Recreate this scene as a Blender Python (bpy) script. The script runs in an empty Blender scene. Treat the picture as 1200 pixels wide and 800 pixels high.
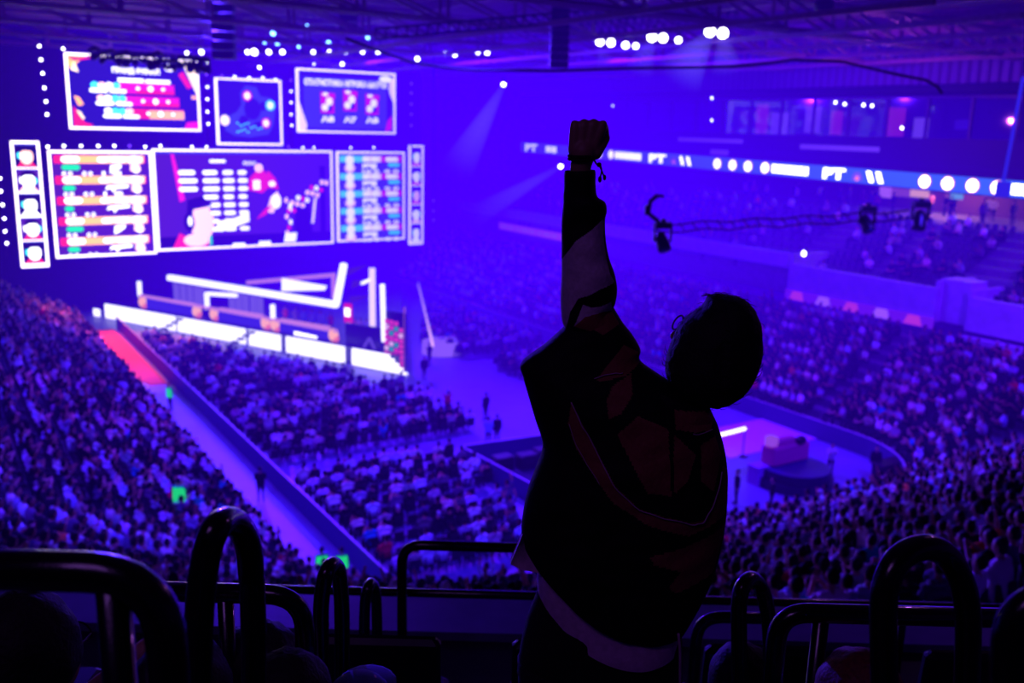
import bpy, bmesh, math, random
import numpy as np
from mathutils import Vector, Matrix, Euler, noise

random.seed(7); RNG = np.random.default_rng(11)
C = bpy.context.scene.collection
PI = math.pi

# ------------------------------------------------------------------ frames of reference
FPX, PITCH, ROLL, H = 1100.0, math.radians(12.8), math.radians(1.5), 17.0
TU, NV, C0 = (0.8417, 0.54), (-0.54, 0.8417), (-6.0, 31.0)

def ray(x, y):
    u, v = x - 600, 400 - y
    u2 = u * math.cos(ROLL) - v * math.sin(ROLL); v2 = u * math.sin(ROLL) + v * math.cos(ROLL)
    return (u2, FPX * math.cos(PITCH) + v2 * math.sin(PITCH), -FPX * math.sin(PITCH) + v2 * math.cos(PITCH))
def at(x, y, Y):
    d = ray(x, y); t = Y / d[1]
    return Vector((d[0] * t, Y, H + d[2] * t))
def to_uv(x, y):
    dx, dy = x - C0[0], y - C0[1]
    return dx * TU[0] + dy * TU[1], dx * NV[0] + dy * NV[1]
def W(u, v, z=0.0):          # hall axes (u across, v towards the stage) -> world
    return Vector((C0[0] + u * TU[0] + v * NV[0], C0[1] + u * TU[1] + v * NV[1], z))
HALL = Matrix(((TU[0], NV[0], 0, C0[0]), (TU[1], NV[1], 0, C0[1]), (0, 0, 1, 0), (0, 0, 0, 1)))
HROT = math.atan2(TU[1], TU[0])
UC, VC = to_uv(0, 0)
def ground(x, y, z=0.0):
    d = ray(x, y); t = (z - H) / d[2]
    return to_uv(d[0] * t, d[1] * t)
def on_v(x, y, V):
    d = ray(x, y); dv = d[0] * NV[0] + d[1] * NV[1]; s = (V - VC) / dv
    return to_uv(d[0] * s, d[1] * s)[0], H + d[2] * s
def on_u(x, y, U):
    d = ray(x, y); du = d[0] * TU[0] + d[1] * TU[1]; s = (U - UC) / du
    return to_uv(d[0] * s, d[1] * s)[1], H + d[2] * s
def project(p):
    x, y, z = p[0], p[1], p[2] - H
    f = y * math.cos(PITCH) - z * math.sin(PITCH); up = y * math.sin(PITCH) + z * math.cos(PITCH)
    if f <= .01: return None
    a, b = FPX * x / f, FPX * up / f
    u = a * math.cos(ROLL) + b * math.sin(ROLL); v = -a * math.sin(ROLL) + b * math.cos(ROLL)
    return 600 + u, 400 - v

# ------------------------------------------------------------------ materials
def lin(c):
    c = c / 255.0
    return c / 12.92 if c <= .04045 else ((c + .055) / 1.055) ** 2.4
def L3(rgb): return tuple(lin(c) for c in rgb)
MATS = {}
def mat(name, rgb, rough=.6, metal=0.0, bump=0.0, bscale=40.0, var=0.12, spec=0.5, coat=0.0):
    if name in MATS: return MATS[name]
    m = bpy.data.materials.new(name); m.use_nodes = True; nt = m.node_tree; b = nt.nodes['Principled BSDF']
    col = L3(rgb)
    n = nt.nodes.new('ShaderNodeTexNoise'); n.inputs['Scale'].default_value = bscale; n.inputs['Detail'].default_value = 4
    tc = nt.nodes.new('ShaderNodeTexCoord'); nt.links.new(tc.outputs['Object'], n.inputs['Vector'])
    r = nt.nodes.new('ShaderNodeValToRGB'); e = r.color_ramp.elements
    e[0].color = tuple(max(0, c * (1 - var)) for c in col) + (1,); e[1].color = tuple(min(1, c * (1 + var)) for c in col) + (1,)
    e[0].position = .3; e[1].position = .7
    nt.links.new(n.outputs['Fac'], r.inputs['Fac']); nt.links.new(r.outputs['Color'], b.inputs['Base Color'])
    b.inputs['Roughness'].default_value = rough; b.inputs['Metallic'].default_value = metal
    b.inputs['Specular IOR Level'].default_value = spec; b.inputs['Coat Weight'].default_value = coat
    if bump:
        bp = nt.nodes.new('ShaderNodeBump'); bp.inputs['Strength'].default_value = bump; bp.inputs['Distance'].default_value = .01
        nt.links.new(n.outputs['Fac'], bp.inputs['Height']); nt.links.new(bp.outputs['Normal'], b.inputs['Normal'])
    MATS[name] = m; return m
def em(name, rgb, k=1.0):
    if name in MATS: return MATS[name]
    m = bpy.data.materials.new(name); m.use_nodes = True; nt = m.node_tree; nt.nodes.clear()
    o = nt.nodes.new('ShaderNodeOutputMaterial'); e = nt.nodes.new('ShaderNodeEmission')
    e.inputs['Color'].default_value = L3(rgb) + (1,); e.inputs['Strength'].default_value = k
    nt.links.new(e.outputs[0], o.inputs[0]); MATS[name] = m; return m
def tint_mat(name, use_attr, rough=.8):
    m = bpy.data.materials.new(name); m.use_nodes = True; nt = m.node_tree; b = nt.nodes['Principled BSDF']
    if use_attr:
        a = nt.nodes.new('ShaderNodeAttribute'); a.attribute_name = 'tint'
    else:
        a = nt.nodes.new('ShaderNodeObjectInfo')
    nt.links.new(a.outputs['Color'], b.inputs['Base Color']); b.inputs['Roughness'].default_value = rough
    b.inputs['Specular IOR Level'].default_value = .15
    MATS[name] = m; return m
def vol(name, rgb, k, absorb=0.0, falloff=None):
    m = bpy.data.materials.new(name); m.use_nodes = True; nt = m.node_tree; nt.nodes.clear()
    o = nt.nodes.new('ShaderNodeOutputMaterial'); e = nt.nodes.new('ShaderNodeEmission')
    e.inputs['Color'].default_value = tuple(rgb) + (1,); e.inputs['Strength'].default_value = k
    a = nt.nodes.new('ShaderNodeVolumeAbsorption'); a.inputs['Density'].default_value = absorb; a.inputs['Color'].default_value = (0, 0, 0, 1)
    add = nt.nodes.new('ShaderNodeAddShader'); nt.links.new(e.outputs[0], add.inputs[0]); nt.links.new(a.outputs[0], add.inputs[1])
    nt.links.new(add.outputs[0], o.inputs['Volume'])
    if falloff: falloff(nt, e, a)
    MATS[name] = m; return m

# ------------------------------------------------------------------ mesh builder
class MB:
    def __init__(s): s.v = []; s.f = []; s.m = []
    def add(s, vs, fs, mi=0):
        n = len(s.v); s.v += [tuple(p) for p in vs]; s.f += [tuple(i + n for i in f) for f in fs]; s.m += [mi] * len(fs); return s
    def box(s, c, d, mi=0, rot=None, b=0.0):
        x, y, z = d[0] / 2, d[1] / 2, d[2] / 2
        if b <= 0:
            vs = [Vector((i * x, j * y, k * z)) for i in (-1, 1) for j in (-1, 1) for k in (-1, 1)]
            fs = [(0, 1, 3, 2), (4, 6, 7, 5), (0, 4, 5, 1), (2, 3, 7, 6), (0, 2, 6, 4), (1, 5, 7, 3)]
        else:
            vs = []
            for (zz, ins) in ((-z, b), (-z + b, 0), (z - b, 0), (z, b)):
                X, Y = x - ins, y - ins; q = b * .7
                for (px, py) in ((-X + q, -Y), (X - q, -Y), (X, -Y + q), (X, Y - q), (X - q, Y), (-X + q, Y), (-X, Y - q), (-X, -Y + q)):
                    vs.append(Vector((px, py, zz)))
            fs = [tuple(range(7, -1, -1)), tuple(range(24, 32))]
            for r in range(3):
                for i in range(8):
                    j = (i + 1) % 8; fs.append((r * 8 + i, r * 8 + j, r * 8 + 8 + j, r * 8 + 8 + i))
        if rot is not None: vs = [rot @ p for p in vs]
        c = Vector(c); return s.add([p + c for p in vs], fs, mi)
    def beam(s, a, b, w, h, mi=0):
        a, b = Vector(a), Vector(b); d = b - a
        q = d.to_track_quat('X', 'Z').to_matrix()
        return s.box((a + b) / 2, (d.length, w, h), mi, q)
    def tube(s, pts, r, n=8, mi=0, cap=True, flat=1.0):
        pts = [Vector(p) for p in pts]; rr = r if isinstance(r, (list, tuple)) else [r] * len(pts)
        vs = []; prev = None
        for i, p in enumerate(pts):
            t = (pts[min(i + 1, len(pts) - 1)] - pts[max(i - 1, 0)])
            t = t.normalized() if t.length > 1e-9 else Vector((0, 0, 1))
            if prev is None:
                a = t.cross(Vector((0, 0, 1)));
                if a.length < .1: a = t.cross(Vector((0, 1, 0)))
                a.normalize()
            else:
                a = prev - t * prev.dot(t); a = a.normalized() if a.length > 1e-6 else t.orthogonal().normalized()
            prev = a; b = t.cross(a)
            for k in range(n):
                an = 2 * PI * k / n; vs.append(p + (a * math.cos(an) + b * math.sin(an) * flat) * rr[i])
        fs = []
        for i in range(len(pts) - 1):
            for k in range(n):
                l = (k + 1) % n; fs.append((i * n + k, i * n + l, (i + 1) * n + l, (i + 1) * n + k))
        if cap: fs += [tuple(range(n - 1, -1, -1)), tuple((len(pts) - 1) * n + k for k in range(n))]
        return s.add(vs, fs, mi)
    def ell(s, c, r, mi=0, nu=12, nv=8, rot=None, fn=None):
        c = Vector(c); vs = []; fs = []
        P = [Vector((0, 0, -1))]
        for j in range(1, nv):
            th = PI * j / nv - PI / 2
            for i in range(nu):
                ph = 2 * PI * i / nu; P.append(Vector((math.cos(th) * math.cos(ph), math.cos(th) * math.sin(ph), math.sin(th))))
        P.append(Vector((0, 0, 1)))
        for p in P:
            k = fn(p) if fn else 1.0
            q = Vector((p.x * r[0], p.y * r[1], p.z * r[2])) * k
            if rot is not None: q = rot @ q
            vs.append(q + c)
        for i in range(nu):
            j = (i + 1) % nu; fs.append((0, 1 + j, 1 + i)); top = len(P) - 1; b = 1 + (nv - 2) * nu; fs.append((top, b + i, b + j))
        for r_ in range(nv - 2):
            for i in range(nu):
                j = (i + 1) % nu; fs.append((1 + r_ * nu + i, 1 + r_ * nu + j, 1 + (r_ + 1) * nu + j, 1 + (r_ + 1) * nu + i))
        return s.add(vs, fs, mi)
    def poly(s, pts, mi=0): return s.add(pts, [tuple(range(len(pts)))], mi)
    def prism(s, poly, z0, z1, mi=0, mi_top=None):
        n = len(poly); vs = [(p[0], p[1], z0) for p in poly] + [(p[0], p[1], z1) for p in poly]
        s.add(vs, [tuple(range(n - 1, -1, -1))] + [(i, (i + 1) % n, n + (i + 1) % n, n + i) for i in range(n)], mi)
        return s.add([(p[0], p[1], z1) for p in poly], [tuple(range(n))], mi if mi_top is None else mi_top)
    def build(s, name, mats, parent=None, M=None, smooth=False, origin=None):
        vs = [Vector(p) for p in s.v]
        if M is not None: vs = [M @ p for p in vs]
        mats = mats if isinstance(mats, (list, tuple)) else [mats]
        if origin is None:
            if parent is not None: origin = parent.matrix_world.translation.copy() if False else Vector(parent['_o'])
            else:
                xs = [p.x for p in vs]; ys = [p.y for p in vs]; zs = [p.z for p in vs]
                origin = Vector(((min(xs) + max(xs)) / 2, (min(ys) + max(ys)) / 2, min(zs)))
        origin = Vector(origin)
        me = bpy.data.meshes.new(name); me.from_pydata([p - origin for p in vs], [], s.f)
        for m in mats: me.materials.append(m)
        me.polygons.foreach_set('material_index', s.m)
        if smooth: me.polygons.foreach_set('use_smooth', [True] * len(me.polygons))
        me.update()
        return link(name, me, origin, parent)

def link(name, me, origin, parent=None):
    o = bpy.data.objects.new(name, me); C.objects.link(o)
    origin = Vector(origin)
    if parent is not None:
        o.parent = parent; o.location = origin - Vector(parent['_o'])
    else: o.location = origin
    o['_o'] = tuple(origin)
    return o
def empty(name, loc, label=None, cat=None, group=None, kind=None):
    o = bpy.data.objects.new(name, None); C.objects.link(o); o.location = loc; o['_o'] = tuple(loc); o.empty_display_size = .2
    return tag(o, label, cat, group, kind)
def tag(o, label=None, cat=None, group=None, kind=None):
    if label: o['label'] = label
    if cat: o['category'] = cat
    if group: o['group'] = group
    if kind: o['kind'] = kind
    return o
def struct(o, label=None, cat=None): return tag(o, label, cat, None, 'structure')

# ------------------------------------------------------------------ palette
concrete = mat('arena_concrete', (120, 116, 128), .8, bump=.2, bscale=3)
floor_m = mat('arena_floor', (120, 112, 165), .5, bscale=.6, var=.1)
wall_m = mat('parapet_paint', (205, 195, 215), .6, bscale=1.5)
dark_wall = mat('dark_curtain', (16, 14, 26), .9, bscale=2)
roof_m = mat('roof_deck', (140, 80, 100), .8, bscale=.8, var=.3)
steel = mat('roof_steel', (150, 100, 120), .55, .2, bscale=4)
black_metal = mat('black_powder_coat', (10, 9, 14), .42, 0, bscale=60, spec=.5)
gloss_black = mat('glossy_black_rail', (8, 7, 12), .2, 0, bscale=300, bump=.08, coat=.7)
black_plastic = mat('black_plastic', (11, 10, 16), .5, bscale=30)
black_cloth = mat('black_cloth', (9, 8, 13), .9, bscale=50, bump=.15)
seat_m = mat('seat_plastic', (20, 18, 48), .5, bscale=20)
chair_m = mat('chair_black', (9, 8, 22), .6, bscale=20)
carpet = mat('dark_carpet', (26, 22, 62), .9, bscale=5)
white_paint = mat('white_paint', (225, 220, 230), .5)
skin_m = mat('skin', (190, 140, 115), .55, bscale=30, var=.06)
hair_m = mat('dark_hair', (12, 9, 12), .7, bscale=90, var=.4, bump=.5)
trouser_m = mat('crowd_trousers', (24, 24, 40), .8)
shirt_info = tint_mat('crowd_shirt', False); shirt_attr = tint_mat('crowd_cloth', True)
LEDW = em('led_white', (255, 250, 255), 2.0)
LEDG = em('screen_frame_white', (255, 235, 240), 4.0)
WHT = em('screen_white', (255, 250, 250), 3.2)
NAVY = em('screen_navy', (42, 28, 165), 1.0)
PURP = em('screen_purple', (92, 34, 150), 1.2)
ORNG = em('screen_orange', (255, 165, 45), 2.8)
RED = em('screen_red', (240, 30, 60), 2.2)
PINK = em('screen_pink', (245, 30, 160), 2.0)
GRN = em('screen_green', (10, 205, 110), 2.4)
CYAN = em('screen_cyan', (60, 205, 225), 3.6)
TEAL = em('screen_teal', (20, 215, 170), 3.6)
SKN = em('screen_skin', (255, 195, 170), 3.0)
DRK = em('screen_dark', (28, 12, 60), 1.0)
BLU = em('screen_blue', (75, 85, 225), 1.0)
CREAM = em('screen_cream', (255, 225, 165), 2.8)
RIBB = em('ribbon_blue', (50, 95, 225), 1.5)
LAMPW = em('lamp_white', (255, 255, 255), 8)
LAMPB = em('lamp_blue', (110, 170, 255), 10)
LAMPV = em('lamp_violet', (120, 60, 255), 4)

# ------------------------------------------------------------------ the shell
def hall_obj(mb, name, mats, parent=None, **k): return mb.build(name, mats, parent, M=HALL, **k)

UL, UR, VN = -0.9, 31.0, -4.0
m = MB(); m.box((15, 28, -.15), (110, 150, .3)); struct(hall_obj(m, 'floor', floor_m))
m = MB(); m.box((15, 28, 24.4), (110, 150, .3)); struct(hall_obj(m, 'ceiling', roof_m))
m = MB(); m.box((5.5, 61, 12), (57, .3, 24)); struct(hall_obj(m, 'wall_stage', dark_wall))
m = MB(); m.box((34.0, 72, 12), (.3, 22, 24)); struct(hall_obj(m, 'wall_wing', dark_wall))
m = MB(); m.box((50, 84, 12), (40, .4, 24)); struct(hall_obj(m, 'wall_far', wall_m))
m = MB(); m.box((-23.5, 20, 12), (.4, 86, 24)); struct(hall_obj(m, 'wall_left', dark_wall))

# stand terraces: offsets of the rounded rink edge
RC = 6.0
def edge_path(off, z, step=2.0, v_left=53.0, v_right=66.0):
    cl = (UL + RC, VN + RC); cr = (UR - RC, VN + RC); R = RC + off; out = []
    n = int((v_left - cl[1]) / step) + 1
    for i in range(n): out.append((UL - off, v_left + (cl[1] - v_left) * i / n, z))
    k = 10
    for i in range(k): a = PI + PI / 2 * i / k; out.append((cl[0] + R * math.cos(a), cl[1] + R * math.sin(a), z))
    n = int((cr[0] - cl[0]) / step) + 1
    for i in range(n): out.append((cl[0] + (cr[0] - cl[0]) * i / n, VN - off, z))
    for i in range(k): a = 1.5 * PI + PI / 2 * i / k; out.append((cr[0] + R * math.cos(a), cr[1] + R * math.sin(a), z))
    n = int((v_right - cr[1]) / step) + 1
    for i in range(n + 1): out.append((UR + off, cr[1] + (v_right - cr[1]) * i / n, z))
    return out
PITCHROW, RISE, Z1, O1 = .94, .46, .9, .5
def row_z(k): return Z1 + k * RISE
def row_o(k): return O1 + k * PITCHROW
def ring(mb, pa, pb, mi=0):
    n = len(pa); mb.add(pa + pb, [(i, i + 1, n + i + 1, n + i) for i in range(n - 1)], mi)
NR = 10
m = MB()
ring(m, edge_path(0, 0), edge_path(0, Z1 + .2), 2); ring(m, edge_path(0, Z1 + .2), edge_path(.12, Z1 + .2), 1); ring(m, edge_path(.12, Z1 + .2), edge_path(.12, Z1), 2)
for k in range(NR):
    ring(m, edge_path(row_o(k) - .4, row_z(k)), edge_path(row_o(k) + .45, row_z(k)))
    ring(m, edge_path(row_o(k) + .45, row_z(k)), edge_path(row_o(k) + .45, row_z(k + 1)))
struct(hall_obj(m, 'floor_terrace', [concrete, wall_m, mat('kick_wall', (58, 50, 105), .7)]))
# deeper left and near stand above row 11
def part_path(off, z): return [p for p in edge_path(off, z) if p[0] < 18 and (p[0] < UL + RC or p[1] < 0)]
m = MB()
for k in range(NR, 23):
    pa, pb, pc = part_path(row_o(k) - .4, row_z(k)), part_path(row_o(k) + .45, row_z(k)), part_path(row_o(k) + .45, row_z(k + 1))
    n = min(len(pa), len(pb)); ring(m, pa[:n], pb[:n]); ring(m, pb[:n], pc[:n])
struct(hall_obj(m, 'floor_upper_terrace', concrete))

# right side: club balcony, upper rows, concourse, ribbon, suites
UB = 40.6
m = MB()
m.box((UB, 40, 8.35), (.35, 48, 1.0)); struct(hall_obj(m, 'wall_balcony', wall_m))
m = MB(); m.box((UB + 1.0, 40, 6.8), (.3, 48, 2.2)); struct(hall_obj(m, 'wall_balcony_recess', concrete))
m = MB()
m.box((UB - .1, 9.9, 7.1), (.4, 11.4, 2.2)); m.box((UB + 1.6, 15.6, 7.4), (3.6, .35, 2.9)); m.box((UB + 1.6, 4.2, 7.4), (3.6, .35, 2.5))
struct(hall_obj(m, 'wall_club', wall_m))
m = MB(); m.box((UB - .1, -6.6, 7.0), (.4, 17.4, 2.0)); m.box((UB + 1.4, 2.1, 7.2), (3.2, .3, 2.4)); struct(hall_obj(m, 'wall_corner', wall_m))
m = MB(); m.box((UB + .8, 3.2, 7.5), (1.6, 2.0, 2.6)); struct(hall_obj(m, 'wall_vomitory', wall_m))
m = MB(); m.box((UB - .5, -6.6, 5.55), (.5, 17.4, .35)); struct(hall_obj(m, 'trim_ledge', wall_m))
# sponsor strip along the foot of the club wall
t = empty('advert_strip', W(UB - .45, 9.9, 5.6), 'pink and violet advert strip below the club balcony wall', 'banner')
m = MB(); m.box((UB - .42, 9.9, 6.05), (.12, 11.6, .7)); hall_obj(m, 'strip_board', em('strip_violet', (105, 20, 225), 1.0), t)
for i in range(5):
    m = MB(); a = 4.8 + i * 2.3; m.poly([(UB - .5, a, 5.75), (UB - .5, a + 1.3, 5.75), (UB - .5, a + 1.0, 6.35), (UB - .5, a + .2, 6.35)], i % 2)
    hall_obj(m, 'strip_graphic', [em('strip_pink', (190, 50, 200), 1.0), em('strip_pale', (150, 80, 245), 1.3)], t)
t = empty('advert_strip', W(UB - .45, 47, 6.3), 'pale pink lit advert strip on the far balcony front', 'banner')
m = MB(); m.box((UB - .3, 48.5, 7.0), (.12, 12.5, .7)); hall_obj(m, 'strip_board', em('strip_far', (200, 70, 235), 1.6), t)
for i in range(9):
    m = MB(); m.box((UB - .4, 43.2 + i * 1.3, 7.0), (.04, .55 + .3 * (i % 3), .35))
    hall_obj(m, 'strip_graphic', em('strip_far_word', (230, 120, 245), 1.0), t)
# upper rows
m = MB(); NU = 9
for k in range(NU):
    m.box((UB + 1.0 + k * 1.0, 29, 7.2 + k * .5 - .6), (1.0, 74, 1.2))
struct(hall_obj(m, 'floor_club_terrace', concrete))
m = MB(); m.box((UB + 14, 29, 11.1), (9, 74, .3)); struct(hall_obj(m, 'floor_concourse', concrete))
m = MB(); m.box((UB + 18, 29, 13), (.3, 74, 4.0)); struct(hall_obj(m, 'wall_concourse', mat('concourse_wall', (90, 50, 70), .8)))
m = MB(); m.box((50.4, 31, 15.6), (.5, 70, 2.9)); struct(hall_obj(m, 'wall_suite_base', mat('suite_front', (40, 32, 60), .7)))
m = MB(); m.box((54, 31, 14.3), (7.6, 70, .3)); struct(hall_obj(m, 'ceiling_concourse', dark_wall))
m = MB(); m.box((53.4, 31, 18.4), (.3, 70, 3.6)); struct(hall_obj(m, 'wall_suite_back', mat('suite_back', (60, 40, 80), .8)))
m = MB(); m.box((52, 31, 16.95), (3.6, 70, .2)); struct(hall_obj(m, 'floor_suite', concrete))
m = MB(); m.box((50.6, 31, 20.5), (1.4, 70, .5)); m.box((51.6, 31, 20.5), (3.6, 70, .4)); struct(hall_obj(m, 'ceiling_suite', dark_wall))
m = MB()   # corrugated metal above the suites
n = 380; a = []
for i in range(n + 1):
    v = -4 + 70 * i / n; a.append((50.3 - (.16 if (i // 2) % 2 else 0), v))
m.add([(p[0], p[1], 20.7) for p in a] + [(p[0], p[1], 24.3) for p in a], [(i, i + 1, n + 2 + i, n + 1 + i) for i in range(n)])
struct(hall_obj(m, 'wall_corrugated', mat('corrugated_metal', (105, 80, 125), .5, .2)))
# suite windows with mullions and lit rooms
SUITE_GLOW = [em('suite_violet', (60, 20, 180), .8), em('suite_pink', (190, 40, 140), .8), em('suite_white', (150, 90, 235), .8), em('suite_dim', (38, 12, 110), .8)]
for i in range(12):
    v0 = 6.5 + i * 3.4
    fr = MB()
    for q in (v0, v0 + 3.3): fr.box((50.5, q, 18.45), (.16, .1, 3.0))
    for z in (17.0, 19.9): fr.box((50.5, v0 + 1.65, z), (.16, 3.4, .12))
    w = struct(hall_obj(fr, 'window_%d' % (i + 1), black_metal))
    g = MB(); g.box((50.55, v0 + 1.65, 18.45), (.03, 3.2, 2.85))
    gm = MATS.get('suite_glass')
    if not gm:
        gm = bpy.data.materials.new('suite_glass'); gm.use_nodes = True; nt = gm.node_tree; nt.nodes.clear()
        o_ = nt.nodes.new('ShaderNodeOutputMaterial'); mx = nt.nodes.new('ShaderNodeMixShader'); tr = nt.nodes.new('ShaderNodeBsdfTransparent'); gl = nt.nodes.new('ShaderNodeBsdfGlossy')
        gl.inputs['Roughness'].default_value = .05; mx.inputs[0].default_value = .12; tr.inputs[0].default_value = (.8, .8, .95, 1)
        nt.links.new(tr.outputs[0], mx.inputs[1]); nt.links.new(gl.outputs[0], mx.inputs[2]); nt.links.new(mx.outputs[0], o_.inputs[0]); MATS['suite_glass'] = gm
    hall_obj(g, 'window_pane', gm, w)
def wall_panel(px0, px1, y0, y1, U, m_, name, label, cat, group=None):
    v0, z0 = on_u(px0, y0, U); v1, z1 = on_u(px1, y1, U)
    mb = MB(); mb.box((U, (v0 + v1) / 2, (z0 + z1) / 2), (.12, abs(v1 - v0), abs(z0 - z1)), b=.03)
    return tag(hall_obj(mb, name, m_), label, cat, group)
for i, (a, b, c, d, k) in enumerate([(888, 898, 122, 158, 1), (905, 922, 132, 160, 2), (945, 960, 126, 156, 2), (975, 985, 130, 158, 1), (1043, 1058, 126, 160, 1), (1072, 1086, 138, 165, 2), (1120, 1135, 140, 152, 0)]):
    wall_panel(a, b, c, d, 52.8, SUITE_GLOW[k], 'suite_screen', ['dim violet', 'pink', 'pale violet'][k] + ' glowing screen inside the suite level, number %s from the left' % ['one', 'two', 'three', 'four', 'five', 'six', 'seven'][i], 'screen', 'lit screens in the suites')
for i, (a, b, c, d) in enumerate([(795, 870, 161, 168), (938, 1030, 169, 178), (833, 853, 175, 182)]):
    wall_panel(a, b, c, d, 50.05, em('pale_panel', (120, 60, 250), 1.0), 'fascia_panel', ['long pale violet panel high on the suite fascia left of centre', 'pale violet panel on the suite fascia towards the right', 'short pale violet panel just over the ribbon board'][i], 'panel')
for i, (a, b, c, d, k) in enumerate([(1068, 1088, 217, 232, 'o'), (1046, 1066, 216, 231, 'd'), (1115, 1128, 222, 234, 'g'), (1032, 1044, 215, 232, 'w')]):
    wall_panel(a, b, c, d, 54, {'o': em('kiosk_orange', (240, 170, 120), 1.1), 'd': em('kiosk_dull', (140, 70, 130), 1.0), 'g': em('kiosk_green', (110, 170, 200), 1.0), 'w': em('kiosk_pale', (190, 110, 220), 1.0)}[k], 'kiosk_panel',
               ['lit orange kiosk panel on the concourse under the ribbon', 'dull mauve kiosk panel beside the orange one', 'pale green kiosk panel on the concourse at right', 'pale lilac kiosk panel on the concourse'][i], 'panel')

# ribbon board
UR2 = 50.0
rb = empty('ribbon_board', W(UR2, 34, 14), 'long blue LED ribbon board with white discs and letters', 'led board')
m = MB(); a = on_u(600, 171, UR2); b = (-4, 13.8)
def zr(v): return 13.9 + (v - 5) * .0157
vs = []
m.add([(UR2, 66, zr(66) + .55), (UR2, 66, zr(66) - .55), (UR2, -6, zr(-6) - .55), (UR2, -6, zr(-6) + .55)], [(0, 1, 2, 3)])
hall_obj(m, 'ribbon_display', RIBB, rb)
m = MB(); m.beam((UR2 + .15, 66, zr(66)), (UR2 + .15, -6, zr(-6)), .25, 1.3); hall_obj(m, 'ribbon_housing', black_metal, rb)
def disc(mb, c, r, x, mi=0, n=20, ry=None):
    mb.poly([(x, c[0] + r * math.cos(2 * PI * i / n), c[1] + (ry or r) * math.sin(2 * PI * i / n)) for i in range(n)], mi)
RG = [em('ribbon_white', (255, 250, 250), 6.5), em('ribbon_orange', (255, 120, 80), 1.8), em('ribbon_violet', (130, 90, 235), 1.4)]
def rib_v(px): return on_u(px, 172 + (px - 615) * .0865, UR2)[0]
for px in (703, 716.5, 841, 859, 877, 897, 1084, 1111, 1140, 1169):
    v = rib_v(px); gm_ = MB(); disc(gm_, (v, zr(v)), .5, UR2 - .04, 1); disc(gm_, (v, zr(v)), .42, UR2 - .07, 0); hall_obj(gm_, 'ribbon_disc', RG, rb)
for (p0, p1, n) in ((721, 752, 7), (905, 948, 7), (1186, 1230, 5), (640, 653, 2)):
    gm_ = MB()
    for i in range(n):
        a = p0 + (p1 - p0) * i / n; b = a + (p1 - p0) / n * .9; va, vb = rib_v(a), rib_v(b)
        gm_.add([(UR2 - .05, va, zr(va) - .34), (UR2 - .05, vb, zr(vb) - .34), (UR2 - .05, vb, zr(vb) + .34), (UR2 - .05, va, zr(va) + .34)], [(0, 1, 2, 3)], 0)
    hall_obj(gm_, 'ribbon_word', RG, rb)
for px in (790, 1005):   # gear emblem
    v = rib_v(px); gm_ = MB()
    for k in range(7): an = PI * k / 6; gm_.box((UR2 - .05, v + .36 * math.cos(an), zr(v) - .25 + .42 * math.sin(an)), (.02, .22, .22), 2)
    disc(gm_, (v, zr(v) - .2), .2, UR2 - .05, 1); hall_obj(gm_, 'gear_emblem', RG, rb)
for px in (800, 808, 1021, 1032):
    v = rib_v(px); z = zr(v); gm_ = MB()
    gm_.add([(UR2 - .05, v + .45, z + .4), (UR2 - .05, v + .05, z + .4), (UR2 - .05, v - .3, z - .4), (UR2 - .05, v + .1, z - .4)], [(0, 1, 2, 3)], 0); hall_obj(gm_, 'slanted_bar', RG, rb)
TXT = {}
def text_geo(s, size=1.0, bold=0.0):
    key = (s, bold)
    if key not in TXT:
        cu = bpy.data.curves.new('t', 'FONT'); cu.body = s; cu.size = 1; cu.offset = bold; cu.resolution_u = 2
        o = bpy.data.objects.new('t', cu); C.objects.link(o); bpy.context.view_layer.update()
        me = bpy.data.meshes.new_from_object(o.evaluated_get(bpy.context.evaluated_depsgraph_get()))
        vs = [v.co.copy() for v in me.vertices]; fs = [tuple(p.vertices) for p in me.polygons]
        bpy.data.objects.remove(o); bpy.data.curves.remove(cu); bpy.data.meshes.remove(me)
        x0 = min(v.x for v in vs); x1 = max(v.x for v in vs); y0 = min(v.y for v in vs); y1 = max(v.y for v in vs)
        TXT[key] = ([((v.x - x0) / (x1 - x0), (v.y - y0) / (y1 - y0)) for v in vs], fs)
    return TXT[key]
def text_u(mb, s, va, vb, z0, z1, U, mi=0, bold=.02):     # on a u=const plane, reading direction va -> vb
    vs, fs = text_geo(s, bold=bold); mb.add([(U, va + (vb - va) * x, z0 + (z1 - z0) * y) for x, y in vs], fs, mi)
def text_v(mb, s, ua, ub, z0, z1, V, mi=0, bold=.02):
    vs, fs = text_geo(s, bold=bold); mb.add([(ua + (ub - ua) * x, V, z0 + (z1 - z0) * y) for x, y in vs], fs, mi)
for (a, b) in ((616, 630), (761, 781), (965, 991)):
    m = MB(); va, vb = [on_u(q, 172 + (q - 615) * .0865, UR2)[0] for q in (a, b)]; z = zr((va + vb) / 2); text_u(m, 'PT', va, vb, z - .42, z + .42, UR2 - .06, 0, .05)
    hall_obj(m, 'ribbon_lettering', RG[0], rb)

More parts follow.
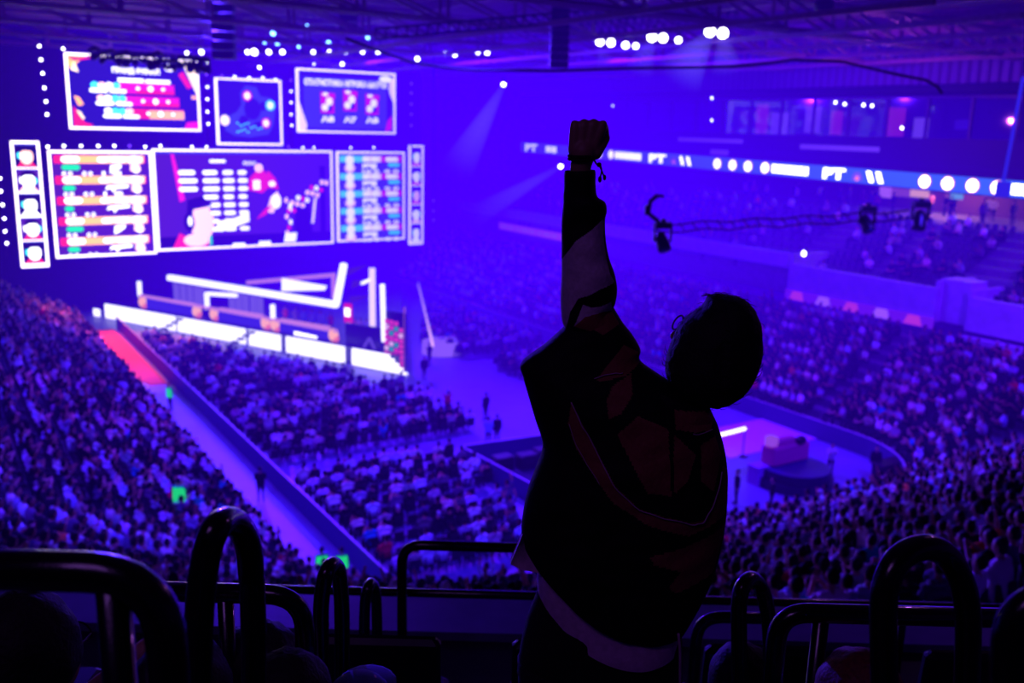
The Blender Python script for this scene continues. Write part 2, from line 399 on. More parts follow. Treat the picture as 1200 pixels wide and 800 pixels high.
# ------------------------------------------------------------------ roof trusses
def truss(mb, a, b, h=1.0, w=.8, n=8, r=.06, mi=0):
    a, b = Vector(a), Vector(b); d = (b - a).normalized(); s = d.cross(Vector((0, 0, 1))).normalized() * w / 2; up = Vector((0, 0, h / 2))
    ch = [s + up, -s + up, s - up, -s - up]
    for c in ch: mb.beam(a + c, b + c, r, r, mi)
    for i in range(n):
        p, q = a + (b - a) * i / n, a + (b - a) * (i + 1) / n
        mb.beam(p + ch[0], q + ch[2], r * .7, r * .7, mi); mb.beam(p + ch[1], q + ch[3], r * .7, r * .7, mi)
        mb.beam(p + ch[0], q + ch[1], r * .7, r * .7, mi); mb.beam(p + ch[0], p + ch[2], r * .7, r * .7, mi); mb.beam(p + ch[1], p + ch[3], r * .7, r * .7, mi)
for i in range(6):
    v = 6 + i * 10; m = MB(); truss(m, (-20, v, 23.3), (50, v, 22.9), 1.5, .9, 15, .2)
    struct(hall_obj(m, 'ceiling_truss', steel))
for i in range(6):
    u = 16 + i * 6; m = MB(); m.beam((u, -6, 24.0), (u, 66, 24.0), .35, .5); m.beam((u, -6, 22.1), (u, 66, 22.1), .22, .25); struct(hall_obj(m, 'ceiling_beam', steel))

# ------------------------------------------------------------------ screens
VS = 55.0
def scr(u0, z0, u1, z1, label, tilt=0):
    t = empty('led_screen', W((u0 + u1) / 2, VS, z0), label, 'led screen', 'led screens hung over the stage')
    m = MB(); w = .16
    for (a, b, c, d) in ((u0 - w, u1 + w, z0 - w, z0), (u0 - w, u1 + w, z1, z1 + w), (u0 - w, u0, z0, z1), (u1, u1 + w, z0, z1)):
        m.box(((a + b) / 2, VS, (c + d) / 2), (b - a, .2, d - c))
    hall_obj(m, 'screen_frame', LEDG, t)
    m = MB(); m.box(((u0 + u1) / 2, VS + .3, (z0 + z1) / 2), (u1 - u0, .35, z1 - z0)); hall_obj(m, 'screen_housing', black_metal, t)
    return t
SM = [NAVY, WHT, ORNG, RED, PINK, GRN, CYAN, SKN, DRK, BLU, CREAM, PURP, TEAL]
class SC:
    """flat display graphics in screen coordinates, x right 0..1, y up 0..1"""
    def __init__(s, u0, z0, u1, z1, bg=0): s.b = (u0, z0, u1, z1); s.m = MB(); s.k = 0; s.rect(0, 0, 1, 1, bg)
    def P(s, x, y): return (s.b[0] + (s.b[2] - s.b[0]) * x, VS - .05 - s.k * .002, s.b[1] + (s.b[3] - s.b[1]) * y)
    def rect(s, x0, y0, x1, y1, mi, sk=0.0): s.k += 1; s.m.poly([s.P(x0, y0), s.P(x1, y0), s.P(x1 + sk, y1), s.P(x0 + sk, y1)], mi)
    def pol(s, pts, mi): s.k += 1; s.m.poly([s.P(*p) for p in pts], mi)
    def ell(s, x, y, rx, ry, mi, n=14): s.pol([(x + rx * math.cos(2 * PI * i / n), y + ry * math.sin(2 * PI * i / n)) for i in range(n)], mi)
    def pill(s, x0, y0, x1, y1, mi):
        asp = (s.b[3] - s.b[1]) / (s.b[2] - s.b[0]); r = (y1 - y0) / 2; rx = r * asp; pts = []
        for i in range(7): a = -PI / 2 + PI * i / 6; pts.append((x1 - rx + rx * math.cos(a), (y0 + y1) / 2 + r * math.sin(a)))
        for i in range(7): a = PI / 2 + PI * i / 6; pts.append((x0 + rx + rx * math.cos(a), (y0 + y1) / 2 + r * math.sin(a)))
        s.pol(pts, mi)
    def text(s, t, x0, y0, x1, y1, mi, bold=.03):
        s.k += 1; a, b = s.P(x0, y0), s.P(x1, y1); text_v(s.m, t, a[0], b[0], a[2], b[2], a[1], mi, bold)
    def done(s, parent): return hall_obj(s.m, 'display', SM, parent)

# main camera picture
B = (6.05, 6.05, 21.75, 14.35); t = scr(*B, 'largest central screen showing a player wearing a headset'); s = SC(*B, 11)
s.rect(0, 0, 1, .12, 8); s.pol([(.085, .97), (.10, .97), (.15, .5), (.12, .48)], 4); s.rect(.93, .1, .965, .85, 8)
s.text('ВИЗАР', .48, .86, .55, .9, 1, .01); s.pill(.29, .885, .38, .915, 1)
for r in range(8):
    y = .76 - r * .085
    for (x, w) in ((.12, .1), (.25, .09), (.36, .065), (.445, .055)):
        if x < .2 and r > 2: continue
        s.pill(x, y, x + w * (1 if r % 3 else .9), y + .045, 1)
s.pol([(.31, .2), (.34, .16), (.5, .26), (.5, .36), (.42, .3), (.33, .27)], 1)
s.pol([(.07, .0), (.11, .16), (.2, .06), (.27, .16), (.28, .04), (.24, 0)], 3); s.ell(.2, .08, .07, .07, 7)
s.ell(.235, .26, .065, .19, 7); s.pol([(.15, .3), (.16, .5), (.24, .54), (.3, .44), (.25, .42), (.19, .4), (.18, .25)], 8)
s.ell(.165, .27, .03, .1, 8); s.ell(.17, .28, .012, .05, 1); s.rect(.27, .02, .285, .12, 5)
s.pol([(.5, .6), (.51, .72), (.56, .82), (.6, .8), (.62, .62), (.58, .56)], 3); s.ell(.565, .83, .024, .045, 7); s.rect(.53, .6, .57, .7, 1)
s.pol([(.58, .72), (.62, .8), (.66, .72), (.68, .6), (.61, .62)], 3); s.ell(.64, .66, .02, .03, 1)
s.pol([(.6, .36), (.64, .34), (.69, .5), (.67, .58), (.63, .52)], 7); s.pol([(.54, .28), (.6, .33), (.64, .44), (.6, .4)], 3); s.ell(.66, .47, .03, .08, 1)
s.pol([(.76, .1), (.78, .45), (.86, .45), (.88, .1)], 8)
for i in range(16):
    a = i / 15; s.ell(.74 + .22 * a + .01 * math.sin(i * 3), .38 + .28 * a + .06 * math.sin(i * 2.1), .014, .028, (1, 7, 3, 7)[i % 4])
for i in range(7): s.ell(.72 + .012 * (i % 3), .12 + i * .06, .011, .03, (7, 3, 1)[i % 3])
s.pol([(.87, .22), (.885, .22), (.905, .5), (.89, .5)], 10); s.rect(.7, .02, .77, .12, 1, .01); s.rect(.4, -.0, .47, .03, 1); s.rect(.55, 0, .62, .04, 1)
s.rect(.0, .975, .85, 1.0, 9); s.done(t)

# left score table
B = (-2.0, 5.85, 4.95, 14.2)
u0, _ = on_v(57, 180, VS); u1, _ = on_v(176, 180, VS); B = (u0 + .1, 5.85, u1 - .1, 14.15)
t = scr(*B, 'left score table screen with five orange player rows'); s = SC(*B, 11)
nm = ['КОЛЯ', 'АРТЕМ', 'ДИМА', 'САНЯ', 'ЖЕНЯ']
for r in range(5):
    y = .93 - r * .2
    s.rect(.03, y - .03, .95, y + .045, 3, .0); s.rect(.12, y - .03, .93, y + .045, 2, .01); s.rect(.55, y - .02, .93, y + .04, 10)
    s.pill(.1, y - .02, .28, y + .035, 1); s.pill(.46, y - .02, .56, y + .03, 1); s.pill(.6, y - .02, .74, y + .03, 1)
    s.pill(.1, y - .095, (.28, .22, .19, .27, .22)[r], y - .045, 5)
    s.text('0 0', .1, y - .15, .2, y - .11, 1); s.text('0 0', .3, y - .15, .4, y - .11, 1)
    if r in (0, 1): s.text('1 8', .5, y - .15, .7, y - .11, 1)
    s.pol([(.52, y - .09), (.54, y - .05), (.76, y - .04), (.76, y - .07), (.63, y - .08), (.6, y - .12), (.58, y - .08)] if r in (1, 2, 4) else [(.58, y - .13), (.59, y - .05), (.7, y - .04), (.7, y - .07), (.62, y - .12)], 1)
    s.ell(.84, y + .0, .06, .045, 1); s.pol([(.79, y - .1), (.8, y), (.88, y), (.9, y - .1), (.86, y - .13)], 7); s.ell(.85, y - .09, .035, .035, 1)
s.done(t)
# right score table
u0, _ = on_v(396, 180, VS); u1, _ = on_v(472, 180, VS); B = (u0, 6.15, u1, 14.3)
t = scr(*B, 'right score table screen with five cyan and pink player rows'); s = SC(*B, 9)
for r in range(5):
    y = .93 - r * .2
    s.rect(.02, y - .03, .4, y + .04, 6); s.rect(.4, y - .03, .7, y + .04, 10); s.rect(.65, y - .03, .98, y + .04, 4)
    s.pill(.36, y - .03, .48, y + .035, 1); s.pill(.5, y - .03, .62, y + .035, 1); s.pill(.72, y - .025, .92, y + .03, 1)
    s.pill(.76, y - .085, .94, y - .04, 12); s.ell(.17, y - .01, .065, .06, 1); s.ell(.17, y - .1, .08, .05, 7); s.ell(.17, y - .08, .05, .05, 1)
    s.pol([(.36, y - .1), (.36, y - .05), (.58, y - .045), (.58, y - .1), (.52, y - .12), (.48, y - .08)], 1)
    s.text('10 0', .36, y - .16, .62, y - .115, 1, .05); s.text('0 0', .7, y - .16, .93, y - .115, 1, .05)
s.done(t)
# portrait columns
def portrait(s, x0, y0, x1, y1, k):
    w, h = x1 - x0, y1 - y0; X = lambda a: x0 + w * a; Y = lambda b: y0 + h * b
    s.rect(x0, y0, x1, y1, (8, 11, 8, 11, 8)[k % 5]); s.rect(x0 - .06, y0 - .006, x1 + .06, y0 + .004, 1)
    s.pol([(X(.05), Y(.02)), (X(.3), Y(.3)), (X(.7), Y(.3)), (X(.95), Y(.02))], (3, 3, 1, 7, 3)[k % 5])
    s.ell(X(.52), Y(.52), w * .3, h * .36, 1 if k % 5 != 4 else 7)
    s.pol([(X(.2), Y(.6)), (X(.22), Y(.9)), (X(.5), Y(.98)), (X(.8), Y(.9)), (X(.84), Y(.6)), (X(.7), Y(.76)), (X(.35), Y(.76))], 8)
    s.ell(X(.18), Y(.55), w * .07, h * .14, 1 if k % 2 else 6); s.ell(X(.86), Y(.52), w * .06, h * .13, 6 if k % 2 else 8)
for (pa, pb, z0, z1, lab) in ((15, 43, 5.2, 14.85, 'narrow left column screen of five player webcam portraits'), (481, 494, 5.55, 14.95, 'narrow right column screen of player webcam portraits')):
    u0, _ = on_v(pa, 170 if pa < 100 else 170, VS); u1, _ = on_v(pb, 170, VS)
    t = scr(u0, z0, u1, z1, lab); s = SC(u0, z0, u1, z1, 9)
    for k in range(5): portrait(s, .03, .01 + k * .198, .97, .01 + k * .198 + .182, k + (2 if pa > 100 else 0))
    s.done(t)
# upper screens
B = (-.15, 16.2, 9.85, 21.75); t = scr(*B, 'upper left screen announcing the grand final with magenta bars'); s = SC(*B, 0)
s.pol([(.0, 1), (.13, 1), (.03, .82), (0, .85)], 2); s.pol([(0, .98), (.2, .98), (.05, .92)], 3); s.pol([(.02, .8), (.08, .77), (.05, .93)], 10)
for (y, k) in ((.44, 2), (.24, 10), (.12, 3)): s.pol([(.03, y), (.07, y - .02), (.1, y - .12), (.06, y - .14)], k)
s.pol([(.02, 0), (.02, .3), (.1, .06), (.16, .04), (.13, 0)], 3)
s.pol([(.88, 1), (1, 1), (1, .5), (.95, .7)], 10); s.pol([(.85, .8), (.89, .85), (.96, .62), (.92, .6)], 3); s.pol([(.9, .1), (1, .12), (1, 0), (.88, 0)], 4); s.rect(.95, .45, 1, .5, 2)
s.text('ГРАНД ФИНАЛ', .33, .77, .7, .87, 1, .05); s.text('С', .74, .84, .82, .95, 1, .06)
s.pol([(.4, .69), (.76, .69), (.78, .5), (.34, .5)], 4); s.rect(.37, .66, .57, .715, 1); s.rect(.585, .655, .78, .71, 1)
for r, (x, y) in enumerate(((.16, .5), (.2, .32), (.25, .14))):
    s.rect(x + .16, y, .81 + r * .035, y + .14, 4 if r < 2 else 3); s.rect(x + .35, y, .81 + r * .035, y + (.05 if r < 2 else .12), 3 if r < 2 else 2)
    s.pill(x - .01, y, x + .13, y + .055, 1); s.pill(x + .14, y, x + .27, y + .05, 1)
    for q in range(4): s.ell(x + .03 + q * .055, y + .1, .03, .045, (6, 7, 1, 6)[(q + r) % 4])
    for q in range(3): s.ell(.52 + r * .035 + q * .1, y + .075, .022 if q == 1 else .014, .04 if q == 1 else .024, 1)
s.done(t)
u0, _ = on_v(254, 100, VS); u1, _ = on_v(327, 100, VS); B = (u0, 15.1, u1, 20.45); t = scr(*B, 'square upper middle screen showing a dark blue game map'); s = SC(*B, 9)
s.rect(0, 0, 1, 1, 0); blob = [(.1, .2), (.12, .4), (.3, .5), (.38, .62), (.36, .8), (.45, .92), (.62, .9), (.68, .76), (.85, .74), (.92, .55), (.88, .3), (.8, .15), (.5, .1), (.25, .12)]
s.pol(blob, 9)
for (x, y, a, b) in ((.55, .55, .14, .18), (.4, .35, .08, .1), (.65, .3, .1, .06), (.72, .6, .05, .08)): s.ell(x, y, a, b, 0)
for i in range(12): s.ell(.3 + .055 * (i % 8), .18 + .05 * (i // 4) + .02 * (i % 3), .02, .012, 6)
for (x, y, c) in ((.47, .76, 3), (.1, .36, 10), (.76, .33, 4), (.84, .62, 6)): s.ell(x, y, .075, .085, c); s.ell(x, y, .045, .055, 1)
s.done(t)
u0, _ = on_v(349, 90, VS); u1, _ = on_v(461, 90, VS); B = (u0, 16.3, u1, 21.6); t = scr(*B, 'upper right statistics screen with three pink figures'); s = SC(*B, 9)
s.rect(.02, .02, .98, .98, 0); s.rect(.05, .05, .92, .9, 9); s.pol([(0, 0), (0, .5), (.08, .1), (.07, 0)], 10); s.pol([(.9, 0), (.98, .05), (.98, .3), (.93, .2)], 3); s.pol([(1, .5), (.95, .7), (.95, .9), (1, .95)], 10)
s.ell(.91, .92, .07, .06, 1); s.text('СТАТИСТИКА ИГРОКА МАТЧА', .06, .76, .93, .87, 1, .06)
for r, x in enumerate((.22, .455, .69)):
    y = .0 + (.05 if r == 1 else 0)
    s.rect(x, .3 + y, x + .14, .62 + y, 4); s.rect(x + .02, .34 + y, x + .12, .46 + y, 0); s.pol([(x + .1, .5 + y), (x + .15, .56 + y), (x + .15, .64 + y), (x, .66 + y), (x, .62 + y)], 3)
    s.ell(x + .05, .62 + y, .03, .03, 1); s.ell(x + .09, .5 + y, .035, .07, 1); s.ell(x + .045, .4 + y, .035, .06, 1); s.text(('А8', 'А7', 'А8')[r], x, .15, x + .14, .26, 1, .06)
s.done(t)

# ------------------------------------------------------------------ lamps
def lamp_meshes():
    b = MB(); b.tube([(0, 0, 0), (0, .18, 0), (0, .34, 0)], [.17, .16, .1], 12); b.box((0, .15, .2), (.06, .1, .16)); b.box((0, .15, .3), (.3, .08, .04)); 
    lens = MB(); lens.ell((0, -.0, 0), (.15, .05, .15), 0, 12, 6)
    return b, lens
_b, _l = lamp_meshes()
def mesh_only(mb, name, mats, smooth=False):
    me = bpy.data.meshes.new(name); me.from_pydata(mb.v, [], mb.f)
    for q in (mats if isinstance(mats, (list, tuple)) else [mats]): me.materials.append(q)
    me.polygons.foreach_set('material_index', mb.m)
    if smooth: me.polygons.foreach_set('use_smooth', [True] * len(me.polygons))
    return me
LB = mesh_only(_b, 'lamp_body', black_metal, True)
LL = {k: mesh_only(_l, 'lamp_lens', v, True) for k, v in (('w', LAMPW), ('b', LAMPB), ('v', LAMPV))}
def lamp(p, kind, size, label, group, rotz=0.0, tilt=0.0):
    t = empty('stage_lamp', p, label, 'stage light', group); t.scale = (size,) * 3; t.rotation_euler = (tilt, 0, rotz)
    for (me, nm_) in ((LB, 'lamp_housing'), (LL[kind], 'lamp_lens')):
        o = bpy.data.objects.new(nm_, me); C.objects.link(o); o.parent = t
    return t
# rig of dots round the screens
dots = [(46, 54), (74, 57), (48, 70), (50, 86), (52, 103), (54, 119), (55, 134)]
dots += [(243, 73), (242, 87), (243, 102), (243, 116), (243, 131), (244, 145), (260, 89), (275, 90), (292, 91), (308, 91), (323, 93), (341, 94), (341, 107), (341, 120), (341, 134), (342, 147)]
dots += [(56, 172), (75, 171), (95, 171), (115, 171), (134, 171), (152, 171), (170, 172), (188, 171), (225, 172), (242, 172), (338, 172), (355, 173), (368, 173), (411, 173), (438, 173)]
dots += [(0, 209), (1, 224), (3, 240), (5, 256), (6, 271), (8, 285)]
dots += [(482, 98), (482, 109), (482, 122), (482, 134), (482, 147), (508, 235), (508, 247), (508, 258), (368, 75), (400, 75)]
for i, (x, y) in enumerate(dots):
    u, z = on_v(x, y, 54.6); dim = (x > 470) or (i % 5 == 3 and x > 90)
    lamp(W(u, 54.6, z), 'v' if dim else 'w', .66, 'small dim violet lamp on the rig round the screens' if dim else 'small white lamp on the rig round the screens',
         'dim violet lamps round the screens' if dim else 'white lamps round the screens', HROT)
# rig uprights and bars which carry them
def rig(px_pts, name, label, V=54.9):
    m = MB()
    for (a, b) in px_pts:
        ua, za = on_v(*a, V); ub, zb = on_v(*b, V); m.beam((ua, V, za), (ub, V, zb), .14, .14)
    return tag(hall_obj(m, name, black_metal), label, 'rig frame')
rig([((46, 30), (56, 140)), ((52, 172), (185, 172)), ((185, 172), (470, 173)), ((242, 60), (244, 172)), ((341, 80), (342, 172)), ((482, 60), (482, 175)), ((-3, 190), (9, 300)), ((508, 225), (508, 265)), ((508, 60), (508, 230)), ((345, 75), (470, 80)), ((250, 90), (345, 93)), ((40, 52), (250, 66))], 'screen_rig', 'black rig frame behind the screens carrying small lamps')
# overhead lamps on a truss
ov = [(290, 61, 1.1), (298, 61, 1.7), (315, 61, 1.2), (331, 61, 1.2), (367, 61, 1), (386, 61, 1), (405, 61, 1), (425, 61, 1), (443, 61, 1), (304, 79, .8), (401, 75, .9), (219, 62, .9), (236, 61, 1.2)]
for i, (x, y, r) in enumerate(ov):
    lamp(at(x, y, 74), 'w', r, 'white spotlight in the row above the screens', 'white spotlights above the screens', 0, .3)
for i, (x, y, r) in enumerate([(320, 39, 1.2), (361, 32, 1.5), (388, 37, 1.1), (325, 51, .9), (385, 50, 1), (284, 44, .7), (350, 55, .7), (431, 44, .9), (310, 50, .7)]):
    lamp(at(x, y, 70), 'b', r, 'pale blue spotlight on the upper truss over the screens', 'pale blue spotlights over the screens', 0, .4)
big = [(703, 49, 1.5), (716, 50, 1.5), (733, 53, 1.3), (745, 54, 1.1), (764, 43.5, 1.8), (777, 44.5, 1.7), (795, 47, 1.2), (832, 37, 2.0), (847, 39, 2.0)]
for i, (x, y, r) in enumerate(big):
    lamp(at(x, y, 56), 'w', r, 'large bright white spotlight, %s from the left on the right hand truss' % ['first', 'second', 'third', 'fourth', 'fifth', 'sixth', 'seventh', 'eighth', 'ninth'][i], 'spotlights on the right hand truss', -.2, .3)
for i, (x, y) in enumerate([(522, 63), (533, 64), (560, 61), (571, 62), (489, 69)]):
    lamp(at(x, y, 72), 'w', 1.1, 'small white spotlight, %s of five left of the hanging speaker column' % ['second', 'third', 'fourth', 'fifth', 'first'][i], 'small spotlights by the speaker column', 0, .3)
lamp(at(590, 99, 70), 'w', 1.1, 'single white spotlight throwing a beam down to the left', None, 0, .5)
lamp(at(657, 195, 62), 'w', 1.0, 'white spotlight beside the wrist throwing a low beam', None, 0, .5)
for i, (x, y) in enumerate([(719, 124), (835, 115), (835, 141), (980, 120), (991, 122), (1013, 123), (1023, 124), (1058, 150)]):
    v, z = on_u(x, y, 50); lamp(W(49.9, v, z), 'w', .75, 'small white lamp on the suite level front, %s from the left' % ['first', 'second', 'third, lower', 'fourth', 'fifth', 'sixth', 'seventh', 'eighth'][i], 'lamps on the suite front', HROT - PI / 2)
lamp(W(*[on_u(942, 297, 40)[0] * 0 + 40.2, on_u(942, 297, 40.2)[0], on_u(942, 297, 40.2)[1]]), 'w', 1.3, 'white floodlight at the end of the club balcony wall', None, HROT - PI / 2)

# trusses which carry the lamps
def px_truss(a, b, Y, name, label, h=.5, w=.5, n=14, r=.06, Yb=None):
    m = MB(); truss(m, at(*a, Y), at(*b, Yb or Y), h, w, n, r); return tag(m.build(name, black_metal), label, 'truss')
px_truss((255, 52), (455, 56), 74.4, 'lighting_truss', 'black lighting truss with a row of lamps above the screens', 1.0, .7, 20)
px_truss((270, 20), (445, 30), 70.4, 'lighting_truss', 'upper black truss with pale blue spotlights', 1.0, .7, 20)
px_truss((670, 33), (870, 22), 56.4, 'lighting_truss', 'black truss carrying the big bright spotlights', .8, .6, 22)
px_truss((500, 45), (700, 30), 72.4, 'lighting_truss', 'black truss left of the big spotlights', .8, .6, 20)
px_truss((105, 62), (245, 72), 52, 'lighting_truss', 'dark truss hung in front of the upper left screen', .35, .4, 16, .05)
px_truss((440, 40), (760, 12), 50, 'lighting_truss', 'dark truss crossing behind the hanging speaker column', .5, .5, 26, .06)

# dark moving heads
def moving_head(p, size, label, group=None, rotz=0.0, tilt=0.6):
    t = empty('moving_head_light', p, label, 'stage light', group); t['_o'] = tuple(p)
    P = Vector(p); S = size
    m = MB(); m.box(P + Vector((0, 0, .42 * S)), (.42 * S, .34 * S, .16 * S), b=.02 * S); m.box(P + Vector((0, 0, .53 * S)), (.12 * S, .06 * S, .1 * S)); m.build('lamp_base', black_metal, t)
    m = MB()
    for q in (-1, 1): m.box(P + Vector((q * .21 * S, 0, .2 * S)), (.05 * S, .16 * S, .42 * S), b=.01 * S)
    m.build('yoke', black_metal, t)
    R = Euler((tilt, 0, rotz)).to_matrix()
    m = MB(); m.tube([P + R @ Vector(q) * S for q in ((0, -.26, 0), (0, -.2, 0), (0, .05, 0), (0, .22, 0), (0, .27, 0))], [.17 * S, .18 * S, .16 * S, .13 * S, .06 * S], 14); h = m.build('lamp_head', black_metal, t, smooth=True)
    m = MB(); m.ell(P + R @ Vector((0, -.262, 0)) * S, (.14 * S, .03 * S, .14 * S), 0, 14, 6, R); m.build('lens', mat('dark_lens', (50, 40, 120), .1), t, smooth=True)
    return t
random.seed(3)
for i in range(15):
    x = 112 + i * 9.2; y = 64 + i * .7 + random.uniform(0, 9)
    moving_head(at(x, y, 51.6), random.uniform(.75, 1.15), 'dark unlit moving light in the cluster over the upper left screen', 'unlit moving lights over the upper left screen', random.uniform(-1, 1), random.uniform(-1, 1))
# truss, arm and big moving head hanging over the middle of the crowd
Yc = 30
m = MB()
for dy in (0, 9):
    m.tube([at(765 + 30 * i, 262 - i * 1.6 + dy + (3 if i % 2 else 0), Yc) for i in range(11)], .022, 5)
for i in range(20):
    m.tube([at(765 + 15 * i, 262 - i * .8, Yc), at(772 + 15 * i, 271 - i * .8, Yc)], .014, 4)
tag(m.build('cable_ladder', black_metal), 'thin dark cable ladder strung behind the head beside the hanging light', 'cable')
t = moving_head(at(776, 283, Yc), 1.25, 'black moving head light hanging alone over the middle crowd', None, .4, .9)
m = MB(); m.tube([at(775, 268, Yc), at(770, 258, Yc), at(760, 250, Yc), at(762, 236, Yc), at(770, 229, Yc)], .075, 8)
m.tube([at(768, 229, Yc), at(778, 230, Yc)], .05, 8); m.box(at(758, 246, Yc), (.14, .2, .3)); m.build('hanging_arm', black_metal, t)

# line array speakers
def line_array(px, y1, Y, w, n, label, y0=-30):
    a, b = at(px, y1, Y), at(px - (0), y0, Y)
    t = empty('line_array_speaker', (a.x, a.y, a.z), label, 'loudspeaker', 'hanging loudspeaker columns'); hgt = (b.z - a.z) / n
    for i in range(n):
        z = a.z + hgt * (i + .5); off = -.18 * math.sin((1 - i / n) * 1.3) * (1 - i / n)
        m = MB(); m.box((a.x, a.y + off + .35, z), (w, .7, hgt * .86), b=.04); c = m.build('speaker_cabinet', black_plastic, t)
        m = MB(); m.box((a.x, a.y + off - .01, z), (w * .9, .03, hgt * .7)); m.build('grille', mat('speaker_grille', (22, 20, 45), .6), c)
    m = MB(); m.tube([(a.x, a.y + .3, b.z - .1), (a.x, a.y + .3, 24.3)], .06, 6); m.build('suspension_cable', black_metal, t)
line_array(262, 70, 60, 1.35, 9, 'black line array speaker column hanging left, over the small map screen')
line_array(655, 80, 50, .95, 12, 'black line array speaker column hanging just above the raised fist')
line_array(408, 40, 62, 1.1, 5, 'short dark speaker column hanging at top over the upper right screen')
m = MB(); p = at(966, 8, 50); m.ell(p, (.5, .5, .5), 0, 14, 10); m.tube([p + Vector((0, 0, .4)), Vector((p.x, p.y, 24.2))], .05, 6); tag(m.build('ball_speaker', black_plastic, smooth=True), 'round dark speaker hanging under the roof trusses at upper right', 'loudspeaker')
# suspended cable
pts = [(405, 45), (440, 58), (480, 72), (520, 79), (560, 82), (650, 83), (740, 80), (800, 79), (860, 78), (900, 74), (930, 70), (985, 72), (1020, 80), (1050, 87), (1085, 94), (1098, 101), (1104, 110)]
m = MB(); m.tube([at(x, y, 38) for x, y in pts], .055, 8); tag(m.build('hanging_cable', black_plastic, smooth=True), 'long thick black cable sagging across the hall under the roof', 'cable')
m = MB(); m.tube([at(1199, 90, 24), at(1188, 150, 24), at(1176, 212, 24)], .045, 8); m.box(at(1175, 222, 24), (.3, .2, .4), b=.03); tag(m.build('lit_steel_cable', em('cable_blue_glow', (50, 30, 230), 1.0)), 'slanting blue lit steel hanger at the right edge', 'cable')  # blue light on the steel is put in as emission

# beams of light in the haze, drawn as self-glowing cones
def beam(a, b, r0, r1, Y, k, label, Yb=None):
    A_, B_ = at(*a, Y), at(*b, Yb or Y); B_ = A_ + (B_ - A_) * 1.3; r1 = r0 + (r1 - r0) * 1.3; m = MB(); m.tube([A_, B_], [r0, r1], 20)
    def fade(nt, e, ab):
        tc = nt.nodes.new('ShaderNodeTexCoord'); ln = nt.nodes.new('ShaderNodeVectorMath'); ln.operation = 'LENGTH'; nt.links.new(tc.outputs['Object'], ln.inputs[0])
        mr = nt.nodes.new('ShaderNodeMapRange'); mr.interpolation_type = 'SMOOTHSTEP'; mr.inputs['From Max'].default_value = (B_ - A_).length * .98; mr.inputs['To Min'].default_value = k * 2.0; mr.inputs['To Max'].default_value = 0
        nt.links.new(ln.outputs['Value'], mr.inputs['Value']); nt.links.new(mr.outputs[0], e.inputs['Strength'])
    o = m.build('light_beam', vol('beam_%d_%d' % a, (.2, .16, 1), k, 0, fade), smooth=True, origin=A_); tag(o, label, 'light beam', None, 'stuff')
beam((590, 100), (543, 185), .15, 1.2, 70, .16, 'pale beam slanting down left from the single spotlight', 72)
beam((657, 195), (570, 245), .12, .7, 62, .12, 'low faint beam beside the raised wrist')
beam((832, 40), (796, 88), .25, 1.5, 55, .16, 'wide pale beam leaning left under the big spotlights')
beam((847, 42), (852, 82), .25, .9, 55, .14, 'pale beam dropping straight under the rightmost big spotlight')
beam((764, 47), (748, 82), .2, .9, 55, .12, 'short pale beam leaning left under the middle big spotlights')
beam((703, 53), (710, 78), .15, .6, 55, .06, 'short faint beam under the first big spotlight')

# ------------------------------------------------------------------ haze
def fall(nt, e, a):
    tc = nt.nodes.new('ShaderNodeNewGeometry')
    def blob(c, r, k):
        mp = nt.nodes.new('ShaderNodeMapping'); mp.vector_type = 'POINT'
        R = Matrix.Rotation(-HROT, 4, 'Z'); loc = R @ Vector(W(*c)); 
        mp.inputs['Rotation'].default_value = (0, 0, -HROT); mp.inputs['Scale'].default_value = (1, 1, 1); mp.inputs['Location'].default_value = -loc
        nt.links.new(tc.outputs['Position'], mp.inputs['Vector'])
        dv = nt.nodes.new('ShaderNodeVectorMath'); dv.operation = 'DIVIDE'; dv.inputs[1].default_value = r; nt.links.new(mp.outputs[0], dv.inputs[0])
        ln = nt.nodes.new('ShaderNodeVectorMath'); ln.operation = 'DOT_PRODUCT'; nt.links.new(dv.outputs[0], ln.inputs[0]); nt.links.new(dv.outputs[0], ln.inputs[1])
        mu = nt.nodes.new('ShaderNodeMath'); mu.operation = 'MULTIPLY'; mu.inputs[1].default_value = -1; nt.links.new(ln.outputs['Value'], mu.inputs[0])
        ex = nt.nodes.new('ShaderNodeMath'); ex.operation = 'EXPONENT'; nt.links.new(mu.outputs[0], ex.inputs[0])
        mk = nt.nodes.new('ShaderNodeMath'); mk.operation = 'MULTIPLY'; mk.inputs[1].default_value = k; nt.links.new(ex.outputs[0], mk.inputs[0]); return mk.outputs[0]
    outs = [blob((30, 45, 13), (21, 30, 13), .056), blob((37, 20, 9), (12, 22, 8), .018), blob((16, 52, 21), (14, 8, 5), .03), blob((14, 40, 3), (17, 20, 8), .013)]
    s = outs[0]
    for o in outs[1:] + [None]:
        ad = nt.nodes.new('ShaderNodeMath'); ad.operation = 'ADD'; nt.links.new(s, ad.inputs[0])
        if o is None: ad.inputs[1].default_value = .0012
        else: nt.links.new(o, ad.inputs[1])
        s = ad.outputs[0]
    me_ = nt.nodes.new('ShaderNodeMath'); me_.operation = 'MULTIPLY'; me_.inputs[1].default_value = 1.28; nt.links.new(s, me_.inputs[0])
    nt.links.new(me_.outputs[0], e.inputs['Strength']); nt.links.new(s, a.inputs['Density'])
m = MB(); m.box((12, 34, 12.15), (82, 97, 24.2))
hz = hall_obj(m, 'haze', vol('glowing_blue_haze', (.058, 0.0, 1.0), 1, 1, fall)); tag(hz, 'violet blue theatrical haze filling the arena', 'haze', None, 'stuff')  # blue light in the air is put in as emission, not scattered from lamps

